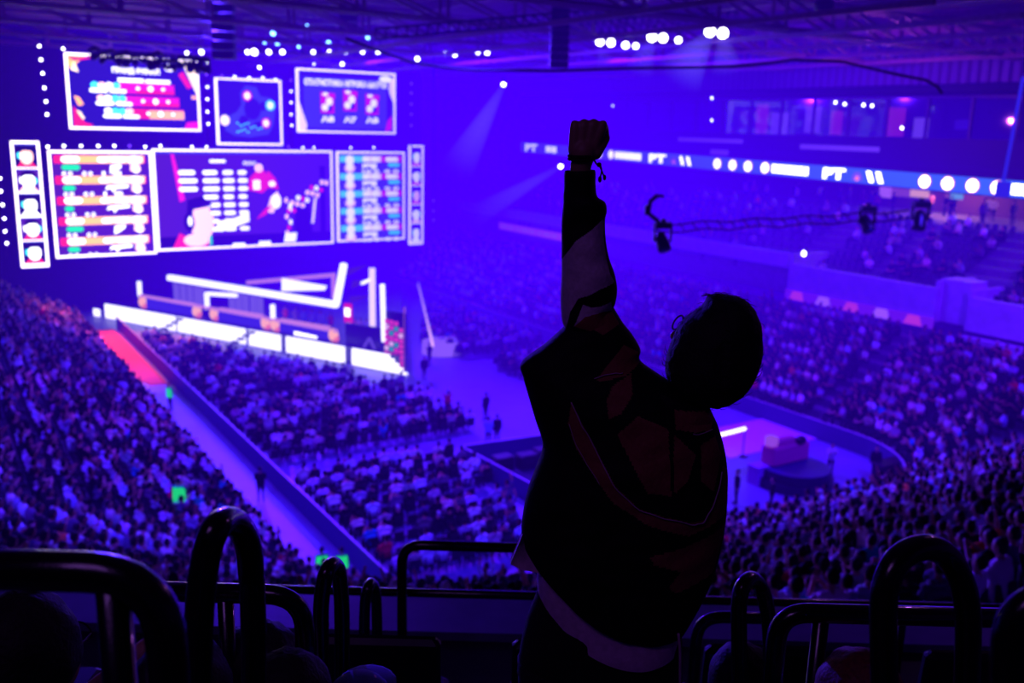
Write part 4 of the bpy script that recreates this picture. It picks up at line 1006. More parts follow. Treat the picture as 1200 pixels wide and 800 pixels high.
for i, (x, y) in enumerate([(408, 318), (415, 332), (412, 350)]):
    t3 = empty('sail_panel', HALL @ onf(x, y, OD), 'triangular violet fabric sail behind the leaning beam, %s of three' % ['highest', 'middle', 'lowest'][i], 'fabric panel')
    m = MB(); m.add([onf(x - 2, y - 3, OD + 1), onf(x + 24, y - 8 + i * 2, OD + 2), onf(x - 4, y + 7, OD + 1)], [(0, 1, 2)]); hall_obj(m, 'sail_cloth', em('sail_violet_glow', (78, 30, 175), .9), t3)  # cloth emits violet, standing in for light on the fabric
# mast and tube
mt = empty('lattice_mast', HALL @ onf(434, 383, 1.2), 'thin white lattice mast with a short side arm on the stage', 'mast')
m = MB(); a, b = onf(436, 314, 1.2), onf(434, 388, 1.2)
for q in ((-.12, -.12), (.12, -.12), (.12, .12), (-.12, .12)): m.beam((a.x + q[0], a.y + q[1], a.z), (a.x + q[0], a.y + q[1], ZD), .09, .09)
for k in range(12): z = ZD + (a.z - ZD) * k / 12; m.beam((a.x - .12, a.y - .12, z), (a.x + .12, a.y + .12, z + .3), .05, .05); m.beam((a.x + .12, a.y - .12, z), (a.x - .12, a.y + .12, z + .3), .05, .05)
hall_obj(m, 'mast', em('mast_white', (255, 225, 240), 1.4), mt); m = MB(); m.beam(onf(424, 332, 1.2), onf(435, 327, 1.2), .2, .2); hall_obj(m, 'mast_arm', LEDW, mt)
tt = empty('upright_light_tube', HALL @ onf(450, 403, .6), 'tall upright white light tube at the stage tip', 'light'); m = MB(); m.tube([onf(448, 333, .6), onf(450, 400, .6)], .17, 10); hall_obj(m, 'tube', LEDW, tt)
m = MB(); a = onf(450, 402, .6); m.tube([(a.x, a.y, ZD), (a.x, a.y, a.z + .1)], .1, 8); hall_obj(m, 'tube_base', black_metal, tt)
# dark desk with triangular emblem
dk = empty('commentator_desk', HALL @ onf(432, 412, 1.0), 'dark desk with a faint triangle emblem at the stage tip', 'desk')
pa, pb = onf(406, 412, 1.0), onf(447, 420, 1.0); m = MB(); m.beam((pa.x, pa.y, ZD + .8), (pb.x, pb.y, ZD + .8), .2, 1.6); hall_obj(m, 'desk_front', mat('desk_dark', (16, 12, 40), .4), dk)
m = MB()
tr_ = [onf(424, 410, .85), onf(441, 413, .85), onf(433, 396, .85)]
for i in range(3): m.beam(tr_[i], tr_[(i + 1) % 3], .1, .16)
hall_obj(m, 'triangle_emblem', em('emblem', (110, 80, 190), 1.0), dk)
m = MB(); p = onf(408, 367, 2.0); R_ = Matrix.Rotation(math.atan2(EF.y, EF.x), 3, 'Z'); m.box(p, (.75, .15, 1.5), 0, R_, b=.05); m.box(p - Vector((NF.x, NF.y, 0)) * .1 + Vector((0, 0, .1)), (.5, .05, .6), 1, R_); m.tube([(p.x, p.y, ZD), (p.x, p.y, p.z - .6)], .05, 6)
tag(hall_obj(m, 'red_sign', [em('sign_red', (240, 30, 80), 1.1), WHT]), 'small red sign with a white patch behind the dark desk', 'sign')
# LED side totem with pink and green tiles
tm = empty('tile_wall', HALL @ onf(464, 425, .2), 'narrow wall of pink and green glowing tiles at the stage tip', 'led wall')
TC = [em('tile_pink', (235, 60, 150), 1.1), em('tile_green', (40, 170, 120), 1.0), em('tile_pale', (250, 190, 220), 1.1), em('tile_violet', (90, 30, 170), 1.0)]
m = MB()
for r in range(9):
    for c in range(4):
        x = 453 + c * 5.6; y = 376 + r * 6.3 + c * 1.6
        if y < 372 + c * 3: continue
        p = onf(x, y, .5); m.box(p, (.3, .12, .3), (0 if r % 3 == 0 else 1 if (r + c) % 3 == 0 else 2 if (c + r) % 4 == 1 else 0), R_, b=.03)
hall_obj(m, 'tiles', TC, tm)
pa, pb = onf(450, 426, .7), onf(476, 436, .7); z1 = onf(462, 365, .7).z; m = MB(); m.beam((pa.x, pa.y, (ZD + z1) / 2), (pb.x, pb.y, (ZD + z1) / 2), .1, z1 - ZD); hall_obj(m, 'tile_backing', mat('tile_back', (30, 18, 60), .5), tm)
m = MB(); p, q = onf(474, 360, .7), onf(474, 433, .7); m.beam((q.x, q.y, 0), (q.x, q.y, p.z), .12, .12); hall_obj(m, 'edge_post', em('edge_mauve', (170, 90, 160), .9), tm)
# players and screens on stage
random.seed(21)
for i, (x, y, c) in enumerate([(335, 374, (250, 90, 60)), (347, 376, (200, 170, 190)), (357, 378, (120, 170, 230)), (366, 380, (170, 190, 240)), (376, 381, (170, 190, 230)), (388, 384, (230, 60, 50))]):
    p = onf(x, y, OD + 1.3); add_person(HALL @ Vector((p.x, p.y, ZD)), HROT + math.atan2(-NF.y, -NF.x) - PI / 2, 'stand', 'clap' if i % 2 else 'cross', 'person in %s behind the near players desk, %s from its far end' % (['red', 'pale', 'blue', 'light blue', 'grey blue', 'orange red'][i], ['first', 'second', 'third', 'fourth', 'fifth', 'sixth'][i]), c, sc=1.05)
for i, (x, y, c) in enumerate([(416, 388, (220, 150, 120)), (423, 389, (230, 190, 170)), (430, 392, (190, 170, 200)), (439, 396, (120, 60, 160))]):
    p = onf(x, y, 2.2); add_person(HALL @ Vector((p.x, p.y, ZD)), HROT + math.atan2(-NF.y, -NF.x) - PI / 2, 'stand', 'cross', 'person in a %s top behind the dark desk, %s of four' % (['peach', 'cream', 'lilac', 'violet'][i], ['first', 'second', 'third', 'fourth'][i]), c, sc=1.05)
for i, x in enumerate([207, 215, 223, 231, 238, 272, 280, 288, 297, 305]):
    p = onf(x, 346 + (x - 205) * .17, OD + 1.2); t4 = empty('gaming_chair', HALL @ Vector((p.x, p.y, ZD)), 'high backed pale grey gaming chair behind the %s, seat %s' % ('far desk' if x < 250 else 'middle desk', ['one', 'two', 'three', 'four', 'five'][i % 5]), 'chair', 'gaming chairs in the booth')
    m = MB(); m.box((p.x, p.y, ZD + 1.3), (.62, .2, 1.9), 0, R_, b=.08); m.ell((p.x, p.y, ZD + 2.3), (.25, .15, .22), 0, 10, 6); hall_obj(m, 'backrest', em('chair_glow', (150, 120, 215), .75), t4)  # backrest brightness is painted in as emission
    m = MB(); m.box((p.x, p.y, ZD + .5), (.6, .6, .14), 0, R_, b=.05); m.tube([(p.x, p.y, ZD), (p.x, p.y, ZD + .45)], .06, 6); hall_obj(m, 'seat', black_plastic, t4)
# string of lamps on the right wing
pts = [(487, 318), (490, 333), (493, 345), (496, 358), (499, 370), (502, 383), (505, 395), (507, 405)]
m = MB(); 
for i in range(len(pts) - 1):
    a = Vector((*ground(*pts[i], 1.2), 1.2)); b = Vector((*ground(*pts[i + 1], 1.2), 1.2)); m.tube([a, b], .05, 6)
    for p in (a,): m.tube([(p.x, p.y, 0), (p.x, p.y, 1.2)], .04, 5)
rl = tag(hall_obj(m, 'lamp_rail', black_metal), 'rail beside the stage carrying a string of pink lamps', 'rail')
for i in range(24):
    f = i / 23 * (len(pts) - 1); k = min(int(f), len(pts) - 2); f -= k; x = pts[k][0] + (pts[k + 1][0] - pts[k][0]) * f; y = pts[k][1] + (pts[k + 1][1] - pts[k][1]) * f
    if i in (1, 2): continue
    u, v = ground(x, y, 1.3); m = MB(); m.ell((u, v, 1.36), (.12, .12, .12), 0, 10, 6); m.tube([(u, v, 1.2), (u, v, 1.3)], .05, 6)
    tag(hall_obj(m, 'string_lamp', em('lamp_pinkwhite', (255, 190, 240), 1.3)), 'small pinkish globe lamp on the rail beside the stage', 'lamp', 'globe lamps on the rail beside the stage')
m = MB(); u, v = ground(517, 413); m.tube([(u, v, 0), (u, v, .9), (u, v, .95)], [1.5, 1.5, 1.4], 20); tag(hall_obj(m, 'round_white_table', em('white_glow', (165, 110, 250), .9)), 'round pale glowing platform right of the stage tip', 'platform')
# balustrade on the far floor edge
m = MB(); a, b = ground(490, 325, 1), ground(568, 362, 1); m.beam((a[0], a[1], .55), (b[0], b[1], .55), .1, 1.1); tag(hall_obj(m, 'far_barrier', mat('far_barrier', (230, 110, 220), .6)), 'pinkish low wall in front of the far right stand', 'barrier')

# ------------------------------------------------------------------ near landing, parapet and rails
Z_A, Z_B, Z_C = 15.35, 14.80, 14.30
m = MB(); m.box((0, 0.0, Z_A - .15), (14, 2.6, .3)); m.box((0, 2.1, Z_B - .15), (14, 1.7, .3)); m.box((0, 3.75, Z_C - .15), (14, 1.7, .3))
near_m = mat('near_concrete', (46, 38, 66), .55, bscale=8, bump=.2)
struct(m.build('floor_landing', near_m))
m = MB(); m.box((0, 4.75, 13.65), (16, .25, 1.3)); m.box((0, 4.8, 14.32), (16, .45, .06)); struct(m.build('wall_parapet', mat('parapet_violet', (120, 80, 165), .35, bscale=3, var=.25)))
m = MB(); m.box((0, 4.58, 14.2), (16, .06, .05)); m.box((0, 4.56, 13.95), (16, .08, .06)); struct(m.build('trim_parapet', black_metal))
m = MB(); m.box((0, -1.4, 18), (14, .2, 6)); struct(m.build('wall_behind', black_cloth))
def path3(pts, Y): return [at(x, y, Y[i] if isinstance(Y, (list, tuple)) else Y) for i, (x, y) in enumerate(pts)]
def smooth_path(P, n=6):
    out = []
    for i in range(len(P) - 1):
        a = P[max(i - 1, 0)]; b = P[i]; c = P[i + 1]; d = P[min(i + 2, len(P) - 1)]
        for k in range(n):
            t = k / n; out.append(.5 * ((2 * b) + (c - a) * t + (2 * a - 5 * b + 4 * c - d) * t * t + (3 * b - 3 * c + d - a) * t ** 3))
    out.append(P[-1]); return out
def rail_corner(p0, pc, p1, r=.09, n=8):
    a = (p0 - pc).normalized() * r; b = (p1 - pc).normalized() * r
    return [pc + a * (1 - t) ** 2 + b * t ** 2 for t in [i / n for i in range(n + 1)]]
def frame_rail(corner, far_x, y_far, Y, r, label, down_z, posts, cr=.1, both=False):
    t = empty('guard_rail', (at(*corner, Y).x, Y, down_z), label, 'guard rail')
    pc = at(*corner, Y); pf = at(far_x, y_far, Y); pf.z = pc.z; pd = Vector((pc.x, Y, down_z))
    P = [pf] + rail_corner(pf, pc, pd, cr) + [pd]
    m = MB(); m.tube(P, r, 16); m.build('rail_tube', gloss_black, t, smooth=True)
    for px in posts:
        q = at(px, corner[1], Y); m = MB(); m.tube([(q.x, Y, pc.z), (q.x, Y, down_z)], r * .82, 12); m.build('post', gloss_black, t, smooth=True)
    return t
frame_rail((190, 672), -220, 670, 1.1, .0265, 'thick black rail with a rounded corner at the bottom left, nearest the camera', Z_A, [131])
frame_rail((356, 697), 160, 690, 2.2, .0255, 'black rail with a rounded corner in the second row on the left', Z_B, [264])
frame_rail((471, 638), 700, 646, 4.15, .0245, 'raised black rail bay left of the man, rounded at its left end', Z_C, [])
frame_rail((913, 717), 1200, 725, 2.2, .0255, 'black rail with a rounded corner between the two loops on the right', Z_B, [963], .08)
frame_rail((818, 722), 900, 725, 3.3, .0235, 'short black rail with a rounded corner just right of the man', Z_C, [], .1)
a, b = at(150, 687, 4.3), at(1260, 713, 4.3); b.z = a.z = (a.z + b.z) / 2
t = empty('front_rail', (0, 4.3, 14.6), 'long thin black top rail running along the parapet', 'guard rail')
m = MB(); m.tube([(-3.5, 4.3, a.z), (3.5, 4.3, a.z)], .022, 12); m.build('top_tube', gloss_black, t, smooth=True)
for x in (-3.0, -1.9, 2.0, 3.1): m = MB(); m.tube([(x, 4.3, a.z), (x, 4.3, Z_C)], .02, 8); m.build('post', gloss_black, t, smooth=True)
def loop(pts, Y, r, label, zb):
    P = smooth_path(path3(pts, Y), 6); t = empty('rail_loop', (P[0].x, P[0].y, zb), label, 'guard rail', None)
    P = [Vector((P[0].x, P[0].y, zb))] + P + [Vector((P[-1].x, P[-1].y, zb))]
    m = MB(); m.tube(P, r, 18); m.build('loop_tube', gloss_black, t, smooth=True)
    for q in (P[0], P[-1]): m = MB(); m.tube([q, q + Vector((0, 0, .012))], [r * 2.2, r * 2.2], 16); m.build('foot_plate', black_metal, t)
loop([(231, 830), (232, 760), (235, 700), (241, 655), (250, 624), (264, 610), (280, 616), (291, 640), (295, 680), (297, 740), (297, 830)], [1.45] * 5 + [1.5, 1.55, 1.6, 1.65, 1.65, 1.65], .0245, 'tall black tube loop standing beside the thick rail at left', Z_A)
loop([(378, 820), (376, 740), (377, 700), (382, 672), (390, 661), (397, 670), (400, 700), (401, 740), (401, 820)], [2.5] * 4 + [2.55] + [2.6] * 4, .0235, 'narrow black tube loop, taller of the pair left of the man', Z_B)
loop([(428, 820), (427, 740), (428, 705), (431, 690), (435, 683), (439, 690), (441, 705), (442, 740), (442, 820)], [3.3] * 4 + [3.35] + [3.4] * 4, .0215, 'narrow black tube loop, shorter of the pair left of the man', Z_C)
loop([(867, 820), (866, 740), (866, 708), (870, 688), (880, 678), (890, 686), (897, 704), (902, 740), (903, 820)], [2.4] * 4 + [2.45] + [2.5] * 4, .0225, 'narrow black tube loop just right of the man', Z_B)
loop([(1037, 830), (1036, 770), (1035, 715), (1040, 680), (1056, 652), (1084, 641), (1108, 650), (1125, 676), (1134, 715), (1134, 770), (1132, 830)], [1.5] * 4 + [1.52, 1.55, 1.58] + [1.6] * 4, .0235, 'wide black tube loop standing at the right', Z_A)
loop([(1185, 840), (1182, 790), (1184, 745), (1196, 718), (1222, 704), (1250, 712), (1268, 745), (1272, 800), (1272, 840)], [1.15] * 9, .0235, 'black tube loop cut by the right edge of the picture', Z_A)

# near seats and the people sitting in front of the camera
NEARSEAT = mat('near_seat', (14, 12, 30), .45)
def near_seat(x, y, z, label):
    t = empty('tip_up_seat', (x, y, z), label, 'seat'); t['_o'] = (x, y, z)
    m = MB(); m.box((x, y, z + .42), (.44, .4, .06), b=.02); m.build('seat', NEARSEAT, t)
    m = MB(); m.box((x, y - .24, z + .68), (.44, .05, .42), 0, Euler((.12, 0, 0)).to_matrix(), b=.02); m.build('backrest', NEARSEAT, t)
    m = MB(); m.tube([(x, y, z), (x, y, z + .4)], .03, 8); m.build('pedestal', black_metal, t)
hair_red = mat('auburn_hair', (120, 55, 45), .6, bscale=80, var=.4, bump=.4)
def hair_extra(c, r, seed, long_=0.0):
    def fn(p):
        n = noise.noise(Vector((p.x * 3 + seed, p.y * 3, p.z * 3))) * .06 + noise.noise(Vector((p.x * 14 + seed, p.y * 14, p.z * 5))) * .03
        return 1 + n + (long_ * max(0, -p.z) if p.y < .2 else 0)
    return fn
cloth_near = {'dark': mat('near_cloth_dark', (14, 12, 20), .9, bump=.2, bscale=60), 'blue': mat('near_cloth_blue', (40, 50, 120), .9, bump=.2, bscale=60)}
def near_person(px, py, Y, label, zfloor, hr=1.0, hairm=hair_m, arms='lap', long_=0.0, cap=False, cloth='dark', sc=1.0, turn=0.0):
    """seated figure whose head top stands at pixel (px, py)"""
    top = at(px, py, Y); K = caps('sit', arms); me = remesh(K, .014, [cloth_near[cloth], skin_m, trouser_m, skin_m], 2)
    o = bpy.data.objects.new('person', me); C.objects.link(o); hz_ = (.53 + .46 + .255 + .095) * sc; z0 = top.z - hz_
    o.location = (top.x, Y + .1, z0); o.rotation_euler = (0, 0, turn); o.scale = (sc,) * 3; tag(o, label, 'person')
    mb = MB(); c = (0, -.1 - .008, .53 + .46 + .215)
    if cap:
        mb.ell(c, (.1, .115, .125), 0, 28, 18); mb.ell((c[0], c[1] + .13, c[2] + .02), (.08, .09, .012), 0, 16, 6); nm_, mm_ = 'cap', mat('cap_blue', (70, 80, 150), .8)
    else:
        mb.ell(c, (.103 * hr, .118 * hr, .13), 0, 40, 28, None, hair_extra(c, 1, px * .1, long_)); nm_, mm_ = 'hair', hairm
    h = mesh_only(mb, nm_, mm_, True); ho = bpy.data.objects.new(nm_, h); C.objects.link(ho); ho.parent = o
    near_seat(top.x, Y + .05, z0 - .02, 'dark tip up seat under the ' + ' '.join(label.split()[:9]))
    return o
p1 = near_person(42, 693, 1.75, 'person with short dark hair and glasses at the bottom left corner', Z_B, 1.0, turn=-.35, arms='phone', sc=1.0)
g_ = MB()
for s_ in (-1, 1):
    g_.tube([(s_ * .035 + .028 * math.cos(a), .012, 1.195 + .022 * math.sin(a)) for a in [2 * PI * i / 14 for i in range(15)]], .0022, 6); g_.tube([(s_ * .064, .01, 1.198), (s_ * .088, -.06, 1.2), (s_ * .09, -.12, 1.19)], .002, 6)
g_.tube([(-.007, .014, 1.2), (.007, .014, 1.2)], .002, 6); ge = mesh_only(g_, 'glasses', black_metal); go = bpy.data.objects.new('glasses', ge); C.objects.link(go); go.parent = p1
# a raised phone in the dark, held by that person
near_person(208, 748, 2.0, 'dark haired person with wide round hair behind the tall left loop', Z_B, 1.15)
near_person(302, 728, 2.3, 'person with longer loose dark hair between the loop and the rail corner', Z_B, 1.1, long_=.5)
near_person(335, 762, 1.95, 'person with smooth dark hair below the rail corner', Z_B, 1.05)
near_person(420, 785, 2.1, 'person in a dull blue cap at the bottom edge left of the man', Z_B, cap=True, cloth='blue')
near_person(1012, 760, 2.1, 'person with tousled auburn hair beside the wide right loop', Z_B, 1.05, hair_red)
near_person(872, 752, 2.7, 'dark haired person low behind the narrow right loop', Z_C, 1.0, cloth='blue')
for i, x in enumerate([-1.9, -.45, .25, .95, 1.75, 2.3]): near_seat(x, 3.35, Z_C, 'empty dark tip up seat in the front row, %s from the left' % ['first', 'second', 'third', 'fourth', 'fifth', 'sixth'][i])

# ------------------------------------------------------------------ the cheering man
YM = 2.3
man_root = at(700, 800, YM); MX = man_root.x
ZF = Z_B
def lofted(rows, nt=64, sub=6, wr=0.0, seed=0.0, sag=None, ex=2.0, cap0=False):
    """rows: (Lx, Ly, Rx, Ry, half depth, Y, sag) in picture measures on the plane Y -> verts, faces, (px, py) per vertex"""
    R = []
    for i in range(len(rows) - 1):
        a = rows[max(i - 1, 0)]; b = rows[i]; c = rows[i + 1]; d = rows[min(i + 2, len(rows) - 1)]
        for k in range(sub):
            t = k / sub; R.append([b_ + (c_ - b_) * t * .5 + .5 * ((1 - t) * 0) + (t * .5) * (c_ - b_) if False else
                .5 * ((2 * b_) + (c_ - a_) * t + (2 * a_ - 5 * b_ + 4 * c_ - d_) * t * t + (3 * b_ - 3 * c_ + d_ - a_) * t ** 3) for a_, b_, c_, d_ in zip(a, b, c, d)])
    R.append(list(rows[-1])); vs = []; px = []
    for (lx, ly, rx, ry, hd, Y, sg_) in R:
        for k in range(nt):
            th = 2 * PI * k / nt; cx = math.cos(th); sy = math.sin(th)
            t = (1 - cx) / 2; x = lx + (rx - lx) * t; y = ly + (ry - ly) * t + sg_ * 4 * t * (1 - t)
            dep = math.copysign(abs(sy) ** (2 / ex), sy) * hd
            p = at(x, y, Y)
            if wr:
                q = Vector((p.x * 7 + seed, dep * 7, p.z * 9)); w_ = noise.noise(q) * wr + noise.noise(q * 2.7) * wr * .5
                dep += w_ * abs(sy) * (1 if sy > 0 else -1)
            vs.append(Vector((p.x, Y - dep, p.z))); px.append((x, y))
    fs = [(j * nt + k, (j + 1) * nt + k, (j + 1) * nt + (k + 1) % nt, j * nt + (k + 1) % nt) for j in range(len(R) - 1) for k in range(nt)]
    return vs, fs, px
def inside(p, poly):
    x, y = p; c = False; j = len(poly) - 1
    for i in range(len(poly)):
        if (poly[i][1] > y) != (poly[j][1] > y) and x < (poly[j][0] - poly[i][0]) * (y - poly[i][1]) / (poly[j][1] - poly[i][1]) + poly[i][0]: c = not c
        j = i
    return c
man = empty('cheering_man', (MX, YM, ZF), 'man seen from behind in a black, brown and white jacket raising his left fist', 'person'); man['_o'] = (MX, YM, ZF)
# body: one continuous skin surface
def mp(x, y, Y=YM): return tuple(at(x, y, Y))
hipL, hipR = Vector(mp(665, 735)), Vector(mp(745, 745))
pel = (hipL + hipR) / 2
footL, footR = Vector((hipL.x - .06, YM - .02, ZF + .06)), Vector((hipR.x + .06, YM + .05, ZF + .06))
kneeL = (hipL + footL) / 2 + Vector((0, .04, .03)); kneeR = (hipR + footR) / 2 + Vector((0, .04, .03))
HY = 2.28
headc = Vector(mp(837, 406, 2.318)); neck0 = Vector(mp(790, 480, 2.34)); shl, shr = Vector(mp(712, 430)), Vector(mp(800, 525))
fd = Vector((-.72, .62, .32)).normalized(); rt = fd.cross(Vector((0, 0, 1))).normalized(); upv = rt.cross(fd).normalized()
HR_ = Matrix((rt, fd, upv)).transposed()      # head axes -> world
def hp(x, y, z): return headc + HR_ @ Vector((x, y, z))
elb, wr_ = Vector(mp(688, 318, 2.3)), Vector(mp(680, 196, 2.27))
elR, wrR = Vector(mp(806, 640, 2.34)), Vector(mp(760, 575, 2.66))
K = [(tuple(pel), tuple(pel + Vector((0, 0, .2))), .13, .12, 0), (tuple(pel + Vector((0, 0, .2))), mp(752, 500), .12, .12, 0), (mp(720, 470), mp(800, 530), .07, .07, 0),
     (tuple(neck0), tuple(hp(0, -.03, -.07)), .055, .055, 0), (tuple(hp(0, .0, -.02)), tuple(hp(0, -.015, .03)), .085, .092, 0), (tuple(hp(0, .045, -.045)), tuple(hp(0, .05, -.075)), .05, .036, 0),
     (tuple(hp(0, .085, .0)), tuple(hp(0, .112, -.028)), .011, .014, 0), (tuple(hp(-.022, .088, -.062)), tuple(hp(.022, .088, -.062)), .009, .009, 0),
     (tuple(hp(-.035, .07, .022)), tuple(hp(.035, .07, .022)), .018, .018, 0), (tuple(hp(-.088, -.01, .0)), tuple(hp(-.09, -.02, .03)), .014, .018, 0), (tuple(hp(.088, -.01, .0)), tuple(hp(.09, -.02, .03)), .014, .018, 0),
     (tuple(shl), tuple(elb), .05, .042, 0), (tuple(elb), tuple(wr_), .04, .0255, 0), (tuple(shr), tuple(elR), .05, .042, 0), (tuple(elR), tuple(wrR), .04, .028, 0), (tuple(wrR), tuple(wrR + Vector((-.05, .05, .04))), .035, .03, 0),
     (tuple(hipL), tuple(kneeL), .085, .06, 0), (tuple(kneeL), tuple(footL), .055, .04, 0), (tuple(hipR), tuple(kneeR), .085, .06, 0), (tuple(kneeR), tuple(footR), .055, .04, 0)]
# fist: back of the hand towards the camera, knuckles up, thumb folded on the right
def hq(x, y, dY=0.0): return mp(x, y, 2.27 + dY)
K += [(hq(681, 192), hq(684, 178), .0262, .029, 0)]
for (x, y, kx, ky, r) in ((674, 150, 673, 176, .0135), (684, 147, 680, 177, .0145), (695, 147, 688, 177, .0145), (704, 151, 694, 174, .014)):
    K.append((hq(kx, ky), hq(x, y), r * 1.15, r, 0))
for (x, y, r, l) in ((673.5, 146, .0108, .03), (684.5, 144.6, .0112, .034), (695.8, 144.4, .0112, .034), (706.5, 146, .0108, .03)):
    K.append((hq(x, y), hq(x, y + 2, .02), r, r * .98, 0)); K.append((hq(x, y + 4, .024), hq(x, y + 18, .028 + l * .5), r * .95, r * .88, 0)); K.append((hq(x, y + 20, .028 + l * .5), hq(x + 1, y + 24, .014), r * .85, r * .75, 0))
K += [(hq(697, 178, .005), hq(708, 162, .02), .019, .0145, 0), (hq(708, 162, .02), hq(707.5, 150, .036), .0135, .0125, 0), (hq(707.5, 150, .036), hq(697, 153, .055), .012, .01, 0), (hq(690, 168, .018), hq(690, 160, .018), .024, .022, 0)]
K = [(a, b, ra, rb, 0) for (a, b, ra, rb, z) in K]
bm_ = remesh(K, .004, [mat('man_skin', (150, 105, 95), .5, bscale=60, var=.05)], 2)
bo = bpy.data.objects.new('body', bm_); C.objects.link(bo); bo.parent = man; bo.location = -Vector(man['_o'])
# jacket
JR = [(679, 362, 719, 360, .05, YM, 0), (660, 384, 730, 378, .06, YM, 0), (637, 405, 741, 392, .075, YM, 0), (611, 425, 750, 408, .085, YM, 0), (613, 441, 752, 424, .095, YM, 0), (620, 466, 792, 452, .115, YM, 0), (627, 490, 831, 480, .13, YM, 0),
      (636, 521, 845, 512, .14, YM, 0), (628, 548, 851, 545, .145, YM, 0), (619, 573, 851, 577, .15, YM, 2), (613, 600, 848, 615, .15, YM, 8), (611, 618, 838, 660, .15, YM, 18), (613, 631, 824, 700, .148, YM, 28), (616, 637, 803, 731, .14, YM, 30)]
JR[-2] = (612, 626, 822, 698, .148, YM, 24); JR[-1] = (613, 633, 803, 731, .143, YM, 30)
vs, fs, px = lofted(JR, 320, 20, .012, 3.0, ex=2.3)
BROWN = [[(695, 434), (728, 398), (746, 408), (750, 420), (730, 430), (700, 436)], [(706, 455), (713, 440), (736, 428), (735, 450), (722, 468), (708, 474)], [(717, 491), (740, 470), (774, 484), (777, 558), (750, 553), (737, 529)],
         [(781, 491), (806, 515), (796, 543), (781, 556), (779, 520)], [(783, 468), (833, 482), (827, 493), (805, 492), (783, 486)], [(667, 456), (675, 475), (684, 490), (699, 517), (714, 545), (741, 570), (769, 580), (800, 589), (816, 589), (826, 575), (836, 555), (840, 535), (852, 545), (851, 577), (843, 592), (797, 604), (750, 588), (712, 564), (674, 512), (663, 482)],
         [(812, 505), (832, 500), (838, 520), (828, 560), (812, 545)], [(752, 623), (790, 617), (845, 603), (830, 657), (783, 668), (774, 660), (788, 643), (757, 632)], [(680, 372), (684, 362), (716, 362), (724, 376), (704, 386)]]
WHITE = []
def zone(p, front):
    for q in BROWN:
        if inside(p, q): return 1
    return 0
jb = mat('jacket_black', (5, 5, 9), .75, bump=.25, bscale=90, spec=.3); jbr = mat('jacket_brown', (150, 82, 66), .7, bump=.25, bscale=90, spec=.3); jw = mat('jacket_white', (215, 190, 215), .75, bump=.25, bscale=90, spec=.3)
mb = MB(); mb.add(vs, fs); n = len(vs)
for i, f in enumerate(fs):
    c = (sum(px[k][0] for k in f) / 4, sum(px[k][1] for k in f) / 4); mb.m[i] = zone(c, True)
jk = mb.build('jacket', [jb, jbr, jw], man, smooth=True)
sd = jk.modifiers.new('thickness', 'SOLIDIFY'); sd.thickness = .004
def surf(x, y, rows_vs=vs, rows_px=px, lift=.004):     # camera side point of the jacket at a pixel
    best = None
    for v, q in zip(rows_vs, rows_px):
        if v.y > YM: continue
        d = (q[0] - x) ** 2 + (q[1] - y) ** 2
        if best is None or d < best[0]: best = (d, v)
    return best[1] + Vector((0, -lift, 0))
pipe = mat('piping', (200, 150, 190), .4)
for pl, r in (([(667, 456), (675, 475), (684, 491), (699, 518), (714, 546), (741, 571), (769, 581), (800, 590), (815, 590), (826, 576), (835, 556), (838, 540)], .0016), ([(803, 493), (815, 494), (828, 493)], .0014), ([(693, 433), (705, 429), (718, 427), (726, 427)], .0013), ([(664, 482), (672, 505), (684, 525), (698, 545)], .001)):
    P = []
    for i in range(len(pl) - 1):
        for k in range(4): t = k / 4; P.append(surf(pl[i][0] + (pl[i + 1][0] - pl[i][0]) * t, pl[i][1] + (pl[i + 1][1] - pl[i][1]) * t))
    P.append(surf(*pl[-1])); P = smooth_path(P[::2], 3); m = MB(); m.tube(P, r, 8); m.build('piping', pipe, jk if False else man, smooth=True)
# sleeve of the raised arm
SRW = [(662, 200, 697, 199, .04, 2.275, 0), (661, 204, 698, 203, .045, 2.275, 0), (661, 218, 698, 217, .043, 2.28, 0), (660, 230, 700, 230, .045, 2.28, 0), (660, 238, 709, 237, .052, 2.28, 0), (659, 248, 711, 247, .054, 2.285, 0), (658, 262, 709, 258, .052, 2.29, 0), (658, 285, 710, 282, .056, 2.29, 0),
       (658, 305, 714, 303, .06, 2.295, 0), (658, 322, 720, 320, .064, 2.295, 0), (657, 342, 723, 338, .068, 2.3, 0), (657, 360, 721, 354, .068, 2.3, 0), (660, 380, 717, 366, .066, 2.3, 0), (672, 400, 728, 384, .06, 2.3, 0)]
vs2, fs2, px2 = lofted(SRW, 300, 18, .011, 9.0, ex=2.1)
SW = [(650, 318), (662, 296), (673, 280), (690, 268), (704, 256), (707, 258), (706, 275), (709, 300), (713, 318), (719, 328), (700, 334), (688, 340), (676, 344), (667, 360), (662, 384), (650, 384)]
SW2 = [(671, 377), (681, 351), (690, 354), (702, 353), (714, 349), (716, 361), (704, 360), (683, 365)]
SBR = [(671, 377), (683, 365), (704, 360), (716, 361), (724, 374), (704, 386), (684, 380)]
mb = MB(); mb.add(vs2, fs2)
for i, f in enumerate(fs2):
    c = (sum(px2[k][0] for k in f) / 4, sum(px2[k][1] for k in f) / 4)
    if inside(c, SW) or inside(c, SW2): mb.m[i] = 2
    elif inside(c, SBR): mb.m[i] = 1
sl = mb.build('raised_sleeve', [jb, jbr, jw], man, smooth=True); sd = sl.modifiers.new('thickness', 'SOLIDIFY'); sd.thickness = .003
# right sleeve, hanging forward
m = MB(); m.tube([shr + Vector((-.02, 0, 0)), (shr + elR) / 2 + Vector((-.02, 0, 0)), elR + Vector((-.06, .02, 0)), (elR + wrR) / 2 + Vector((-.03, 0, 0)), wrR], [.09, .085, .075, .065, .05], 24); m.build('right_sleeve', jb, man, smooth=True)
